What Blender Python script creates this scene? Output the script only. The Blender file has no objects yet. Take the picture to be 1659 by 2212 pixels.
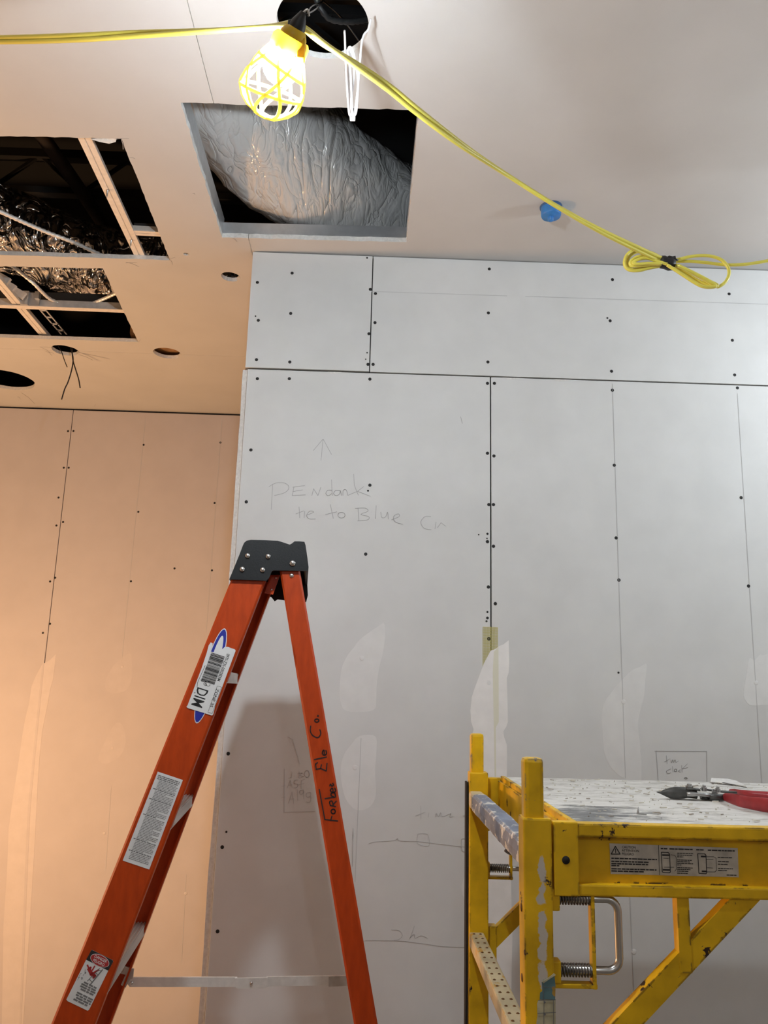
import bpy, bmesh, math, random
from math import sin, cos, pi, radians
from mathutils import Vector, Matrix, noise

V = Vector
random.seed(7)
S = bpy.context.scene
COL = S.collection

# ------------------------------------------------------------------ camera
PW, PH, FPX = 1659.0, 2212.0, 1740.0
YAW, PITCH, ROLL = radians(1.0368), radians(12.3546), radians(1.5162)
EYE = V((0, 0, 1.41))
FW = V((sin(YAW) * cos(PITCH), cos(YAW) * cos(PITCH), sin(PITCH)))
r0 = V((cos(YAW), -sin(YAW), 0))
u0 = r0.cross(FW)
RT = r0 * cos(ROLL) + u0 * sin(ROLL)
UP = -r0 * sin(ROLL) + u0 * cos(ROLL)
cam = bpy.data.cameras.new('camera')
cam.sensor_fit = 'HORIZONTAL'
cam.sensor_width = 36.0
cam.lens = FPX / PW * 36.0
cam.clip_start = 0.02
camo = bpy.data.objects.new('camera', cam)
COL.objects.link(camo)
M = Matrix((RT, UP, -FW)).transposed().to_4x4()
M.translation = EYE
camo.matrix_world = M
S.camera = camo

# ------------------------------------------------------------------ world, lights, exposure
S.view_settings.view_transform = 'Standard'
S.view_settings.look = 'None'
S.view_settings.gamma = 1.0
S.view_settings.use_curve_mapping = False
S.view_settings.exposure = 0.2
w = bpy.data.worlds.new('world')
S.world = w
w.use_nodes = True
w.node_tree.nodes['Background'].inputs[0].default_value = (0.9, 0.95, 1.0, 1)
w.node_tree.nodes['Background'].inputs[1].default_value = 0.02


def point(name, loc, power, color, radius=0.035):
    l = bpy.data.lights.new(name, 'POINT')
    l.energy = power
    l.color = color
    l.shadow_soft_size = radius
    o = bpy.data.objects.new(name, l)
    o.location = loc
    COL.objects.link(o)
    return o


WHITE = (0.90, 0.985, 1.06)
WARM = (1.0, 0.56, 0.27)
BULB_STRENGTH = 1350.0
point('string_lamp_right', (1.85, 1.75, 2.50), 25.0, WHITE)
point('string_lamp_behind', (0.15, -1.05, 2.42), 11.0, WHITE)
point('string_lamp_behind_right', (2.0, -1.6, 2.45), 8.0, WHITE)
point('alcove_lamp', (-2.2, 2.62, 0.90), 122.0, WARM, 0.08)
point('left_room_lamp', (-2.6, 1.0, 1.0), 7.0, (1.0, 0.60, 0.36), 0.10)

# ------------------------------------------------------------------ un-projection on to real planes
def ray(px, py):
    return FW + RT * ((px - PW / 2) / FPX) - UP * ((py - PH / 2) / FPX)


def on_y(px, py, y):
    d = ray(px, py)
    return EYE + d * ((y - EYE.y) / d.y)


def on_z(px, py, z):
    d = ray(px, py)
    return EYE + d * ((z - EYE.z) / d.z)


def on_plane(px, py, p, n):
    d = ray(px, py)
    return EYE + d * ((p - EYE).dot(n) / d.dot(n))


CEIL = 2.867
FLOOR = -0.20
WALL = 2.526
BACK = 4.232

# ------------------------------------------------------------------ materials
MATS = {}


def nodes_of(name):
    m = bpy.data.materials.new(name)
    m.use_nodes = True
    nt = m.node_tree
    return m, nt, nt.nodes['Principled BSDF']


def mat(name, col, rough=0.6, metal=0.0, noise_amt=0.0, noise_scale=30.0, bump=0.0, bump_scale=200.0, spec=0.5, trans=0.0, stretch=None, bump_dist=0.002):
    m, nt, b = nodes_of(name)
    b.inputs['Base Color'].default_value = (*col, 1)
    b.inputs['Roughness'].default_value = rough
    b.inputs['Metallic'].default_value = metal
    b.inputs['Specular IOR Level'].default_value = spec
    b.inputs['Transmission Weight'].default_value = trans
    tc = nt.nodes.new('ShaderNodeTexCoord')
    src = tc.outputs['Object']
    if stretch:
        mp = nt.nodes.new('ShaderNodeMapping')
        mp.inputs['Scale'].default_value = stretch
        nt.links.new(src, mp.inputs[0])
        src = mp.outputs[0]
    if noise_amt > 0:
        n = nt.nodes.new('ShaderNodeTexNoise')
        n.inputs['Scale'].default_value = noise_scale
        n.inputs['Detail'].default_value = 5
        nt.links.new(src, n.inputs['Vector'])
        r = nt.nodes.new('ShaderNodeMapRange')
        r.inputs['From Min'].default_value = 0.3
        r.inputs['From Max'].default_value = 0.7
        r.inputs['To Min'].default_value = 1 - noise_amt
        r.inputs['To Max'].default_value = 1 + noise_amt
        nt.links.new(n.outputs[0], r.inputs[0])
        mx = nt.nodes.new('ShaderNodeVectorMath')
        mx.operation = 'SCALE'
        mx.inputs[0].default_value = col
        nt.links.new(r.outputs[0], mx.inputs['Scale'])
        nt.links.new(mx.outputs[0], b.inputs['Base Color'])
    if bump > 0:
        n2 = nt.nodes.new('ShaderNodeTexNoise')
        n2.inputs['Scale'].default_value = bump_scale
        n2.inputs['Detail'].default_value = 4
        nt.links.new(src, n2.inputs['Vector'])
        bp = nt.nodes.new('ShaderNodeBump')
        bp.inputs['Strength'].default_value = bump
        bp.inputs['Distance'].default_value = bump_dist
        nt.links.new(n2.outputs[0], bp.inputs['Height'])
        nt.links.new(bp.outputs[0], b.inputs['Normal'])
    MATS[name] = m
    return m


def chipped(name, base, under, thresh, scale, rough=0.42, white=None):
    """painted steel: dirt mottling, chips down to dark steel, optional plaster smears"""
    m, nt, b = nodes_of(name)
    L = nt.links.new
    tc = nt.nodes.new('ShaderNodeTexCoord')
    n = nt.nodes.new('ShaderNodeTexNoise')
    n.inputs['Scale'].default_value = scale
    n.inputs['Detail'].default_value = 7
    n.inputs['Roughness'].default_value = 0.62
    L(tc.outputs['Object'], n.inputs['Vector'])
    bv = nt.nodes.new('ShaderNodeBevel')
    bv.samples = 4
    bv.inputs['Radius'].default_value = 0.006
    ge = nt.nodes.new('ShaderNodeNewGeometry')
    dt = nt.nodes.new('ShaderNodeVectorMath')
    dt.operation = 'DOT_PRODUCT'
    L(bv.outputs[0], dt.inputs[0])
    L(ge.outputs['Normal'], dt.inputs[1])
    ed = nt.nodes.new('ShaderNodeMapRange')
    ed.inputs['From Min'].default_value = 0.995
    ed.inputs['From Max'].default_value = 0.90
    ed.inputs['To Max'].default_value = 0.13
    L(dt.outputs['Value'], ed.inputs[0])
    sm = nt.nodes.new('ShaderNodeMath')
    sm.operation = 'ADD'
    L(n.outputs[0], sm.inputs[0])
    L(ed.outputs[0], sm.inputs[1])
    st = nt.nodes.new('ShaderNodeMapRange')
    st.inputs['From Min'].default_value = thresh
    st.inputs['From Max'].default_value = thresh + 0.012
    L(sm.outputs[0], st.inputs[0])
    n2 = nt.nodes.new('ShaderNodeTexNoise')
    n2.inputs['Scale'].default_value = 14
    n2.inputs['Detail'].default_value = 6
    L(tc.outputs['Object'], n2.inputs['Vector'])
    rm = nt.nodes.new('ShaderNodeMapRange')
    rm.inputs['From Min'].default_value = 0.3
    rm.inputs['From Max'].default_value = 0.7
    rm.inputs['To Min'].default_value = 0.66
    rm.inputs['To Max'].default_value = 1.12
    L(n2.outputs[0], rm.inputs[0])
    vm = nt.nodes.new('ShaderNodeVectorMath')
    vm.operation = 'SCALE'
    vm.inputs[0].default_value = base
    L(rm.outputs[0], vm.inputs['Scale'])
    mx = nt.nodes.new('ShaderNodeMix')
    mx.data_type = 'RGBA'
    L(st.outputs[0], mx.inputs[0])
    L(vm.outputs[0], mx.inputs[6])
    mx.inputs[7].default_value = (*under, 1)
    out = mx.outputs[2]
    if white:
        cx, cz0, cz1, xr, yw = white     # smear column inside the face, object coordinates
        sp = nt.nodes.new('ShaderNodeSeparateXYZ')
        L(tc.outputs['Object'], sp.inputs[0])

        def band(sock, lo, hi, soft):
            a = nt.nodes.new('ShaderNodeMapRange')
            a.inputs['From Min'].default_value = lo
            a.inputs['From Max'].default_value = lo + soft
            L(sock, a.inputs[0])
            c = nt.nodes.new('ShaderNodeMapRange')
            c.inputs['From Min'].default_value = hi - soft
            c.inputs['From Max'].default_value = hi
            c.inputs['To Min'].default_value = 1
            c.inputs['To Max'].default_value = 0
            L(sock, c.inputs[0])
            q = nt.nodes.new('ShaderNodeMath')
            q.operation = 'MULTIPLY'
            L(a.outputs[0], q.inputs[0])
            L(c.outputs[0], q.inputs[1])
            return q.outputs[0]
        bx = band(sp.outputs[0], cx - xr, cx + xr, xr * 0.9)
        bz = band(sp.outputs[2], cz0, cz1, 0.06)
        q = nt.nodes.new('ShaderNodeMath')
        q.operation = 'MULTIPLY'
        L(bx, q.inputs[0])
        L(bz, q.inputs[1])
        n3 = nt.nodes.new('ShaderNodeTexNoise')
        n3.inputs['Scale'].default_value = 62
        n3.inputs['Detail'].default_value = 6
        L(tc.outputs['Object'], n3.inputs['Vector'])
        q2 = nt.nodes.new('ShaderNodeMath')
        q2.operation = 'MULTIPLY'
        L(q.outputs[0], q2.inputs[0])
        L(n3.outputs[0], q2.inputs[1])
        s2 = nt.nodes.new('ShaderNodeMapRange')
        s2.inputs['From Min'].default_value = 0.36
        s2.inputs['From Max'].default_value = 0.42
        L(q2.outputs[0], s2.inputs[0])
        m2 = nt.nodes.new('ShaderNodeMix')
        m2.data_type = 'RGBA'
        L(s2.outputs[0], m2.inputs[0])
        L(out, m2.inputs[6])
        m2.inputs[7].default_value = (0.55, 0.50, 0.43, 1)
        out = m2.outputs[2]
    L(out, b.inputs['Base Color'])
    b.inputs['Roughness'].default_value = rough
    b.inputs['Specular IOR Level'].default_value = 0.3
    bp = nt.nodes.new('ShaderNodeBump')
    bp.inputs['Strength'].default_value = 0.5
    bp.inputs['Distance'].default_value = 0.0012
    bp.invert = True
    L(st.outputs[0], bp.inputs['Height'])
    L(bp.outputs[0], b.inputs['Normal'])
    MATS[name] = m
    return m


mat('board_face', (0.655, 0.66, 0.65), 0.62, noise_amt=0.035, noise_scale=9, bump=0.06, bump_scale=420, bump_dist=0.0006, spec=0.35)
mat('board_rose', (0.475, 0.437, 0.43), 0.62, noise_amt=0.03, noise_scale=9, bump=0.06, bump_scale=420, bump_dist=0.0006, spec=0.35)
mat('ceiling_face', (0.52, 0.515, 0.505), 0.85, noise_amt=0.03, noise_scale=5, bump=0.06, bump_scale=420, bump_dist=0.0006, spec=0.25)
mat('gypsum', (0.70, 0.69, 0.66), 0.95, noise_amt=0.1, noise_scale=120, bump=0.5, bump_scale=260)
mat('dark_gap', (0.012, 0.011, 0.010), 0.9)
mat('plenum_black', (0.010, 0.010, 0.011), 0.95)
mat('floor_concrete', (0.20, 0.195, 0.185), 0.8, noise_amt=0.12, noise_scale=6)
mat('room_paint', (0.52, 0.51, 0.49), 0.85)
mat('screw_black', (0.006, 0.006, 0.006), 0.6)
mat('pencil', (0.37, 0.37, 0.37), 0.7)
mat('pencil_faint', (0.50, 0.50, 0.495), 0.7)
mat('compound', (0.84, 0.83, 0.81), 0.7, noise_amt=0.04, noise_scale=25, spec=0.35)
mat('compound_thin', (0.72, 0.722, 0.71), 0.65, noise_amt=0.03, noise_scale=25, spec=0.35)
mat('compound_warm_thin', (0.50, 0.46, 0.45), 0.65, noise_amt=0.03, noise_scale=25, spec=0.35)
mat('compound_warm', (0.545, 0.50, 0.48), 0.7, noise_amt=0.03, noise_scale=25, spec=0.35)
mat('stud_steel', (0.62, 0.64, 0.66), 0.42, 0.85, noise_amt=0.06, noise_scale=40)
mat('channel_steel', (0.78, 0.75, 0.71), 0.5, 0.35, noise_amt=0.08, noise_scale=60)
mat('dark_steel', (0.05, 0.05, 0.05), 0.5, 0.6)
mat('orange_rail', (0.42, 0.047, 0.005), 0.42, spec=0.22, noise_amt=0.13, noise_scale=90, bump=0.25, bump_scale=500, stretch=(1.0, 1.0, 0.25), bump_dist=0.0006)
mat('cap_plastic', (0.007, 0.008, 0.009), 0.45, spec=0.3, noise_amt=0.15, noise_scale=50, bump=0.1, bump_scale=300)
mat('aluminium', (0.86, 0.85, 0.82), 0.36, 0.35, noise_amt=0.07, noise_scale=60)
mat('tread_aluminium', (0.55, 0.54, 0.52), 0.5, 0.55, noise_amt=0.2, noise_scale=40, stretch=(1, 0.12, 1))
mat('rivet_steel', (0.72, 0.72, 0.72), 0.25, 1.0)
mat('label_white', (0.66, 0.66, 0.65), 0.5, noise_amt=0.03, noise_scale=60)
mat('label_worn', (0.50, 0.47, 0.41), 0.5, noise_amt=0.22, noise_scale=45)
mat('print_black', (0.012, 0.012, 0.013), 0.6)
mat('print_grey', (0.16, 0.16, 0.16), 0.6)
mat('print_red', (0.36, 0.02, 0.02), 0.6)
mat('logo_blue', (0.012, 0.022, 0.28), 0.4)
mat('marker_ink', (0.022, 0.010, 0.008), 0.5)
mat('clear_tape', (0.60, 0.58, 0.57), 0.25)
chipped('scaffold_yellow', (0.77, 0.46, 0.010), (0.035, 0.02, 0.014), 0.675, 26)
chipped('scaffold_post_yellow', (0.77, 0.46, 0.010), (0.04, 0.02, 0.012), 0.655, 22, white=(-0.006, 1.08, 1.40, 0.019, 0))
chipped('scaffold_edge_yellow', (0.77, 0.46, 0.010), (0.035, 0.018, 0.012), 0.635, 24)
chipped('spigot_yellow', (0.79, 0.47, 0.010), (0.12, 0.12, 0.125), 0.655, 30, rough=0.3)
chipped('rung_blue', (0.19, 0.22, 0.29), (0.60, 0.60, 0.58), 0.585, 34, rough=0.5)
chipped('rung_cream', (0.66, 0.57, 0.36), (0.60, 0.34, 0.06), 0.62, 20, rough=0.55)
mat('rust_shadow', (0.13, 0.055, 0.012), 0.8, noise_amt=0.4, noise_scale=50)
mat('pipe_dark', (0.020, 0.014, 0.012), 0.8, noise_amt=0.4, noise_scale=20)
mat('kraft_paper', (0.30, 0.17, 0.08), 0.85, noise_amt=0.25, noise_scale=30)
mat('box_grey', (0.36, 0.36, 0.30), 0.6, 0.2, noise_amt=0.2, noise_scale=40)
mat('spring_steel', (0.16, 0.155, 0.15), 0.4, 0.9)
mat('rod_steel', (0.62, 0.62, 0.60), 0.28, 1.0)
mat('tool_steel', (0.10, 0.10, 0.095), 0.42, 0.75, noise_amt=0.2, noise_scale=80)
mat('tool_steel_bright', (0.42, 0.42, 0.41), 0.35, 0.9, noise_amt=0.15, noise_scale=80)
mat('grip_red', (0.33, 0.022, 0.028), 0.42, noise_amt=0.15, noise_scale=60)
mat('yellow_cord', (0.72, 0.64, 0.10), 0.35)
mat('lamp_yellow', (0.90, 0.62, 0.03), 0.4)
mat('cage_yellow', (0.95, 0.86, 0.32), 0.4)
mat('black_tape', (0.008, 0.008, 0.008), 0.5)
mat('white_wire', (0.78, 0.78, 0.80), 0.4)
mat('black_wire', (0.012, 0.010, 0.010), 0.5)
mat('blue_cap', (0.035, 0.19, 0.52), 0.4, noise_amt=0.1, noise_scale=60)
mat('blue_paper', (0.030, 0.10, 0.24), 0.6)
mat('chip_wood', (0.62, 0.58, 0.49), 0.8)
mat('chip_dark', (0.34, 0.30, 0.25), 0.8)
mat('mesh_tape', (0.60, 0.55, 0.20), 0.7)
mat('tape_pale', (0.74, 0.73, 0.60), 0.7)


def special_materials():
    # bulb
    m, nt, b = nodes_of('bulb_glow')
    b.inputs['Base Color'].default_value = (1, 1, 1, 1)
    b.inputs['Emission Color'].default_value = (*WHITE, 1)
    b.inputs['Emission Strength'].default_value = BULB_STRENGTH
    MATS['bulb_glow'] = m
    for nm in ('cage_yellow', 'lamp_yellow'):
        nt = MATS[nm].node_tree
        b = nt.nodes['Principled BSDF']
        tr = nt.nodes.new('ShaderNodeBsdfTranslucent')
        tr.inputs[0].default_value = b.inputs['Base Color'].default_value
        mxs = nt.nodes.new('ShaderNodeMixShader')
        mxs.inputs[0].default_value = 0.5 if nm == 'cage_yellow' else 0.3
        nt.links.new(b.outputs[0], mxs.inputs[1])
        nt.links.new(tr.outputs[0], mxs.inputs[2])
        nt.links.new(mxs.outputs[0], nt.nodes['Material Output'].inputs[0])
    # wrinkled grey jacket and crumpled foil
    for nm, col, met, rough, sc, st, dist, mscale in (('duct_jacket', (0.60, 0.60, 0.59), 0.2, 0.22, 5.5, 0.9, 0.020, (1.0, 0.45, 0.45)),
                                                      ('duct_foil', (0.80, 0.78, 0.76), 1.0, 0.14, 4.2, 1.0, 0.07, (1.0, 0.6, 0.6))):
        m, nt, b = nodes_of(nm)
        L = nt.links.new
        b.inputs['Base Color'].default_value = (*col, 1)
        b.inputs['Metallic'].default_value = met
        b.inputs['Roughness'].default_value = rough
        tc = nt.nodes.new('ShaderNodeTexCoord')
        mp = nt.nodes.new('ShaderNodeMapping')
        mp.inputs['Scale'].default_value = mscale
        mp.inputs['Rotation'].default_value = (0.0, 0.2, radians(-50) if nm == 'duct_jacket' else radians(-10))
        L(tc.outputs['Object'], mp.inputs[0])
        hs = []
        for sc2, di in ((sc, 1.6), (sc * 2.3, 2.2)):
            n = nt.nodes.new('ShaderNodeTexNoise')
            n.inputs['Scale'].default_value = sc2
            n.inputs['Detail'].default_value = 2.6 if nm == 'duct_jacket' else 1.2
            n.inputs['Distortion'].default_value = di
            L(mp.outputs[0], n.inputs['Vector'])
            a1 = nt.nodes.new('ShaderNodeMath')
            a1.operation = 'SUBTRACT'
            a1.inputs[1].default_value = 0.5
            L(n.outputs[0], a1.inputs[0])
            a2 = nt.nodes.new('ShaderNodeMath')
            a2.operation = 'ABSOLUTE'
            L(a1.outputs[0], a2.inputs[0])
            a3 = nt.nodes.new('ShaderNodeMath')
            a3.operation = 'POWER'
            a3.inputs[1].default_value = 0.6
            L(a2.outputs[0], a3.inputs[0])
            hs.append(a3)
        ad = nt.nodes.new('ShaderNodeMath')
        ad.operation = 'MULTIPLY_ADD'
        ad.inputs[1].default_value = 0.5
        L(hs[1].outputs[0], ad.inputs[0])
        L(hs[0].outputs[0], ad.inputs[2])
        bp = nt.nodes.new('ShaderNodeBump')
        bp.inputs['Strength'].default_value = st
        bp.inputs['Distance'].default_value = dist
        L(ad.outputs[0], bp.inputs['Height'])
        L(bp.outputs[0], b.inputs['Normal'])
        MATS[nm] = m
    # deck plywood under plaster dust
    m, nt, b = nodes_of('deck_dusty')
    L = nt.links.new
    tc = nt.nodes.new('ShaderNodeTexCoord')
    n = nt.nodes.new('ShaderNodeTexNoise')
    n.inputs['Scale'].default_value = 26
    n.inputs['Detail'].default_value = 9
    n.inputs['Roughness'].default_value = 0.72
    mp = nt.nodes.new('ShaderNodeMapping')
    mp.inputs['Scale'].default_value = (0.6, 1.6, 1)
    L(tc.outputs['Object'], mp.inputs[0])
    L(mp.outputs[0], n.inputs['Vector'])
    cr = nt.nodes.new('ShaderNodeValToRGB')
    cr.color_ramp.elements[0].position = 0.34
    cr.color_ramp.elements[0].color = (0.38, 0.36, 0.32, 1)
    cr.color_ramp.elements[1].position = 0.52
    cr.color_ramp.elements[1].color = (0.68, 0.665, 0.625, 1)
    L(n.outputs[0], cr.inputs[0])
    # bare grey patch towards the left front corner (worn spot)
    gr = nt.nodes.new('ShaderNodeVectorMath')
    gr.operation = 'DISTANCE'
    gr.inputs[1].default_value = (0.11, 0.11, 1.405)
    L(tc.outputs['Object'], gr.inputs[0])
    ad = nt.nodes.new('ShaderNodeMath')
    ad.operation = 'MULTIPLY_ADD'
    ad.inputs[1].default_value = 0.5
    L(n.outputs[0], ad.inputs[0])
    L(gr.outputs['Value'], ad.inputs[2])
    rg = nt.nodes.new('ShaderNodeMapRange')
    rg.inputs['From Min'].default_value = 0.28
    rg.inputs['From Max'].default_value = 0.38
    rg.inputs['To Min'].default_value = 0.85
    rg.inputs['To Max'].default_value = 0.0
    L(ad.outputs[0], rg.inputs[0])
    mx = nt.nodes.new('ShaderNodeMix')
    mx.data_type = 'RGBA'
    L(rg.outputs[0], mx.inputs[0])
    L(cr.outputs[0], mx.inputs[6])
    mx.inputs[7].default_value = (0.12, 0.125, 0.13, 1)
    L(mx.outputs[2], b.inputs['Base Color'])
    b.inputs['Roughness'].default_value = 0.85
    bp = nt.nodes.new('ShaderNodeBump')
    bp.inputs['Strength'].default_value = 0.7
    bp.inputs['Distance'].default_value = 0.004
    L(n.outputs[0], bp.inputs['Height'])
    L(bp.outputs[0], b.inputs['Normal'])
    MATS['deck_dusty'] = m
    # worn teal and cream decal of the near post
    m, nt, b = nodes_of('decal_teal')
    L = nt.links.new
    tc = nt.nodes.new('ShaderNodeTexCoord')
    n = nt.nodes.new('ShaderNodeTexNoise')
    n.inputs['Scale'].default_value = 70
    n.inputs['Detail'].default_value = 4
    L(tc.outputs['Object'], n.inputs['Vector'])
    cr = nt.nodes.new('ShaderNodeValToRGB')
    cr.color_ramp.elements[0].position = 0.60
    cr.color_ramp.elements[0].color = (0.10, 0.20, 0.22, 1)
    cr.color_ramp.elements[1].position = 0.64
    cr.color_ramp.elements[1].color = (0.42, 0.25, 0.04, 1)
    L(n.outputs[0], cr.inputs[0])
    L(cr.outputs[0], b.inputs['Base Color'])
    MATS['decal_teal'] = m
    mat('decal_cream', (0.50, 0.46, 0.30), 0.55, noise_amt=0.25, noise_scale=60)


special_materials()

# ------------------------------------------------------------------ mesh helpers
class MB:
    def __init__(self):
        self.v, self.f, self.s, self.mi = [], [], [], []
        self.cur = 0

    def add(self, vs, fs, smooth=False):
        o = len(self.v)
        self.v += [V(p) for p in vs]
        for f in fs:
            self.f.append([i + o for i in f])
            self.s.append(smooth)
            self.mi.append(self.cur)
        return self

    def box(self, c, size, rot=None, bevel=0.0):
        bm = bmesh.new()
        bmesh.ops.create_cube(bm, size=1)
        for p in bm.verts:
            p.co = V((p.co.x * size[0], p.co.y * size[1], p.co.z * size[2]))
        if bevel > 0:
            bmesh.ops.bevel(bm, geom=bm.edges[:], offset=bevel, segments=2, affect='EDGES', profile=0.6)
        mt = Matrix.Translation(V(c)) @ (rot.to_4x4() if rot else Matrix.Identity(4))
        bm.verts.index_update()
        self.add([mt @ p.co for p in bm.verts], [[q.index for q in f.verts] for f in bm.faces])
        bm.free()
        return self

    def bar(self, a, b, wu, wv, upv=(0, 0, 1), bevel=0.0):
        """rectangular bar from a to b; wu along the side axis, wv along upv-ish"""
        a, b = V(a), V(b)
        d = (b - a)
        L = d.length
        d.normalize()
        s = d.cross(V(upv)).normalized()
        t = s.cross(d).normalized()
        R = Matrix((s, d, t)).transposed()
        return self.box((a + b) / 2, (wu, L, wv), R, bevel)

    def tube(self, pts, r, n=8, closed=False, cap=True, smooth=True):
        pts = [V(p) for p in pts]
        m = len(pts)
        rs = r if isinstance(r, (list, tuple)) else [r] * m
        prev = None
        vs, fs = [], []
        for i, p in enumerate(pts):
            a = pts[(i - 1) % m] if (closed or i > 0) else p
            b = pts[(i + 1) % m] if (closed or i < m - 1) else p
            t = (b - a)
            if t.length < 1e-9:
                t = V((0, 0, 1))
            t.normalize()
            if prev is None:
                k = V((0, 0, 1)) if abs(t.z) < 0.9 else V((1, 0, 0))
                nn = t.cross(k).normalized()
            else:
                nn = (prev - t * prev.dot(t))
                nn = nn.normalized() if nn.length > 1e-6 else t.orthogonal().normalized()
            prev = nn
            bb = t.cross(nn)
            for j in range(n):
                q = 2 * pi * j / n
                vs.append(p + (nn * cos(q) + bb * sin(q)) * rs[i])
        for i in range(m if closed else m - 1):
            for j in range(n):
                i2 = (i + 1) % m
                fs.append([i * n + j, i * n + (j + 1) % n, i2 * n + (j + 1) % n, i2 * n + j])
        if cap and not closed:
            fs.append(list(range(n))[::-1])
            fs.append([(m - 1) * n + j for j in range(n)])
        return self.add(vs, fs, smooth)

    def prism(self, poly, nrm, th):
        """poly: 3-D points of a flat outline; thickened by th along nrm"""
        nrm = V(nrm)
        p0 = [V(p) for p in poly]
        # outline orientation so that normals face out
        area = V((0, 0, 0))
        for i in range(len(p0)):
            area += p0[i].cross(p0[(i + 1) % len(p0)])
        if area.dot(nrm) * th < 0:
            p0.reverse()
        n = len(p0)
        vs = p0 + [p + nrm * th for p in p0]
        fs = [list(range(n))[::-1], [n + i for i in range(n)]]
        for i in range(n):
            j = (i + 1) % n
            fs.append([i, j, n + j, n + i])
        return self.add(vs, fs)

    def blob(self, poly, nrm, th):
        p = [V(q) for q in poly]
        n = len(p)
        out = []
        for i in range(n):
            p0, p1, p2, p3 = p[i - 1], p[i], p[(i + 1) % n], p[(i + 2) % n]
            for k in range(4):
                t = k / 4
                out.append(0.5 * ((2 * p1) + (p2 - p0) * t + (2 * p0 - 5 * p1 + 4 * p2 - p3) * t * t + (3 * p1 - p0 - 3 * p2 + p3) * t ** 3))
        return self.prism(out, nrm, th)

    def lathe(self, prof, c, axis, n=20, smooth=True, capped=True):
        c, ax = V(c), V(axis).normalized()
        u = ax.orthogonal().normalized()
        w_ = ax.cross(u)
        vs, fs = [], []
        for (r, h) in prof:
            for j in range(n):
                q = 2 * pi * j / n
                vs.append(c + ax * h + (u * cos(q) + w_ * sin(q)) * r)
        for i in range(len(prof) - 1):
            for j in range(n):
                fs.append([i * n + j, i * n + (j + 1) % n, (i + 1) * n + (j + 1) % n, (i + 1) * n + j])
        if capped:
            fs.append(list(range(n))[::-1])
            fs.append([(len(prof) - 1) * n + j for j in range(n)])
        return self.add(vs, fs, smooth)

    def dome(self, c, axis, r, h, n=10):
        return self.lathe([(r, 0), (r * 0.92, h * 0.45), (r * 0.6, h * 0.85), (r * 0.05, h)], c, axis, n)

    def ribbon(self, pts, nrm, wdt, th=0.0003):
        nrm = V(nrm).normalized()
        pts = [V(p) for p in pts]
        for a, b in zip(pts[:-1], pts[1:]):
            d = b - a
            if d.length < 1e-7:
                continue
            d.normalize()
            s = d.cross(nrm).normalized() * wdt / 2
            e = d * wdt * 0.3
            self.prism([a - e + s, b + e + s, b + e - s, a - e - s], nrm, th)
        return self

    def build(self, name, mats, parent=None, kind=None, label=None):
        me = bpy.data.meshes.new(name)
        base = V((0, 0, 0))
        q = parent
        while q is not None:
            base = base + q.location
            q = q.parent
        me.from_pydata([p - base for p in self.v], [], self.f)
        if isinstance(mats, str):
            mats = [mats]
        for m in mats:
            me.materials.append(MATS[m])
        me.polygons.foreach_set('use_smooth', self.s)
        me.polygons.foreach_set('material_index', self.mi)
        bm = bmesh.new()
        bm.from_mesh(me)
        bmesh.ops.recalc_face_normals(bm, faces=bm.faces[:])
        bm.to_mesh(me)
        bm.free()
        me.update()
        o = bpy.data.objects.new(name, me)
        COL.objects.link(o)
        if parent is not None:
            o.parent = parent
        if kind:
            o['kind'] = kind
        if label:
            o['label'] = label
        return o


def thing(name, loc, label, cat, group=None):
    o = bpy.data.objects.new(name, None)
    o.empty_display_size = 0.05
    o.location = loc
    COL.objects.link(o)
    o['label'] = label
    o['category'] = cat
    if group:
        o['group'] = group
    return o


def structure(name, loc=(0, 0, 0)):
    o = bpy.data.objects.new(name, None)
    o.location = loc
    COL.objects.link(o)
    o['kind'] = 'structure'
    return o


def tag(o, label, cat, group=None):
    o['label'] = label
    o['category'] = cat
    if group:
        o['group'] = group
    return o


def smooth_path(pts, sub=6):
    """Catmull-Rom through 3-D points"""
    pts = [V(p) for p in pts]
    out = []
    n = len(pts)
    for i in range(n - 1):
        p0 = pts[max(i - 1, 0)]
        p1, p2 = pts[i], pts[i + 1]
        p3 = pts[min(i + 2, n - 1)]
        for k in range(sub):
            t = k / sub
            out.append(0.5 * ((2 * p1) + (p2 - p0) * t + (2 * p0 - 5 * p1 + 4 * p2 - p3) * t * t + (3 * p1 - p0 - 3 * p2 + p3) * t ** 3))
    out.append(pts[-1])
    return out


def text_mb(mb, s, origin, ax, ay, size, nrm, align='LEFT', wide=1.0, lift=0.0004):
    cu = bpy.data.curves.new('txt', 'FONT')
    cu.body = s
    cu.size = 1.0
    cu.align_x = align
    cu.resolution_u = 2
    cu.offset = 0.012 if size < 0.02 else 0.004
    ob = bpy.data.objects.new('txt', cu)
    COL.objects.link(ob)
    bpy.context.view_layer.update()
    dg = bpy.context.evaluated_depsgraph_get()
    me = bpy.data.meshes.new_from_object(ob.evaluated_get(dg))
    o, ax, ay, nrm = V(origin), V(ax).normalized(), V(ay).normalized(), V(nrm).normalized()
    mb.add([o + ax * (p.co.x * size * wide) + ay * (p.co.y * size) + nrm * lift for p in me.vertices], [list(f.vertices) for f in me.polygons])
    bpy.data.objects.remove(ob)
    bpy.data.curves.remove(cu)
    bpy.data.meshes.remove(me)


def quad_mb(mb, o, ax, ay, x0, y0, x1, y1, nrm, th=0.0003):
    o, ax, ay = V(o), V(ax).normalized(), V(ay).normalized()
    mb.prism([o + ax * x0 + ay * y0, o + ax * x1 + ay * y0, o + ax * x1 + ay * y1, o + ax * x0 + ay * y1], nrm, th)


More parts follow.
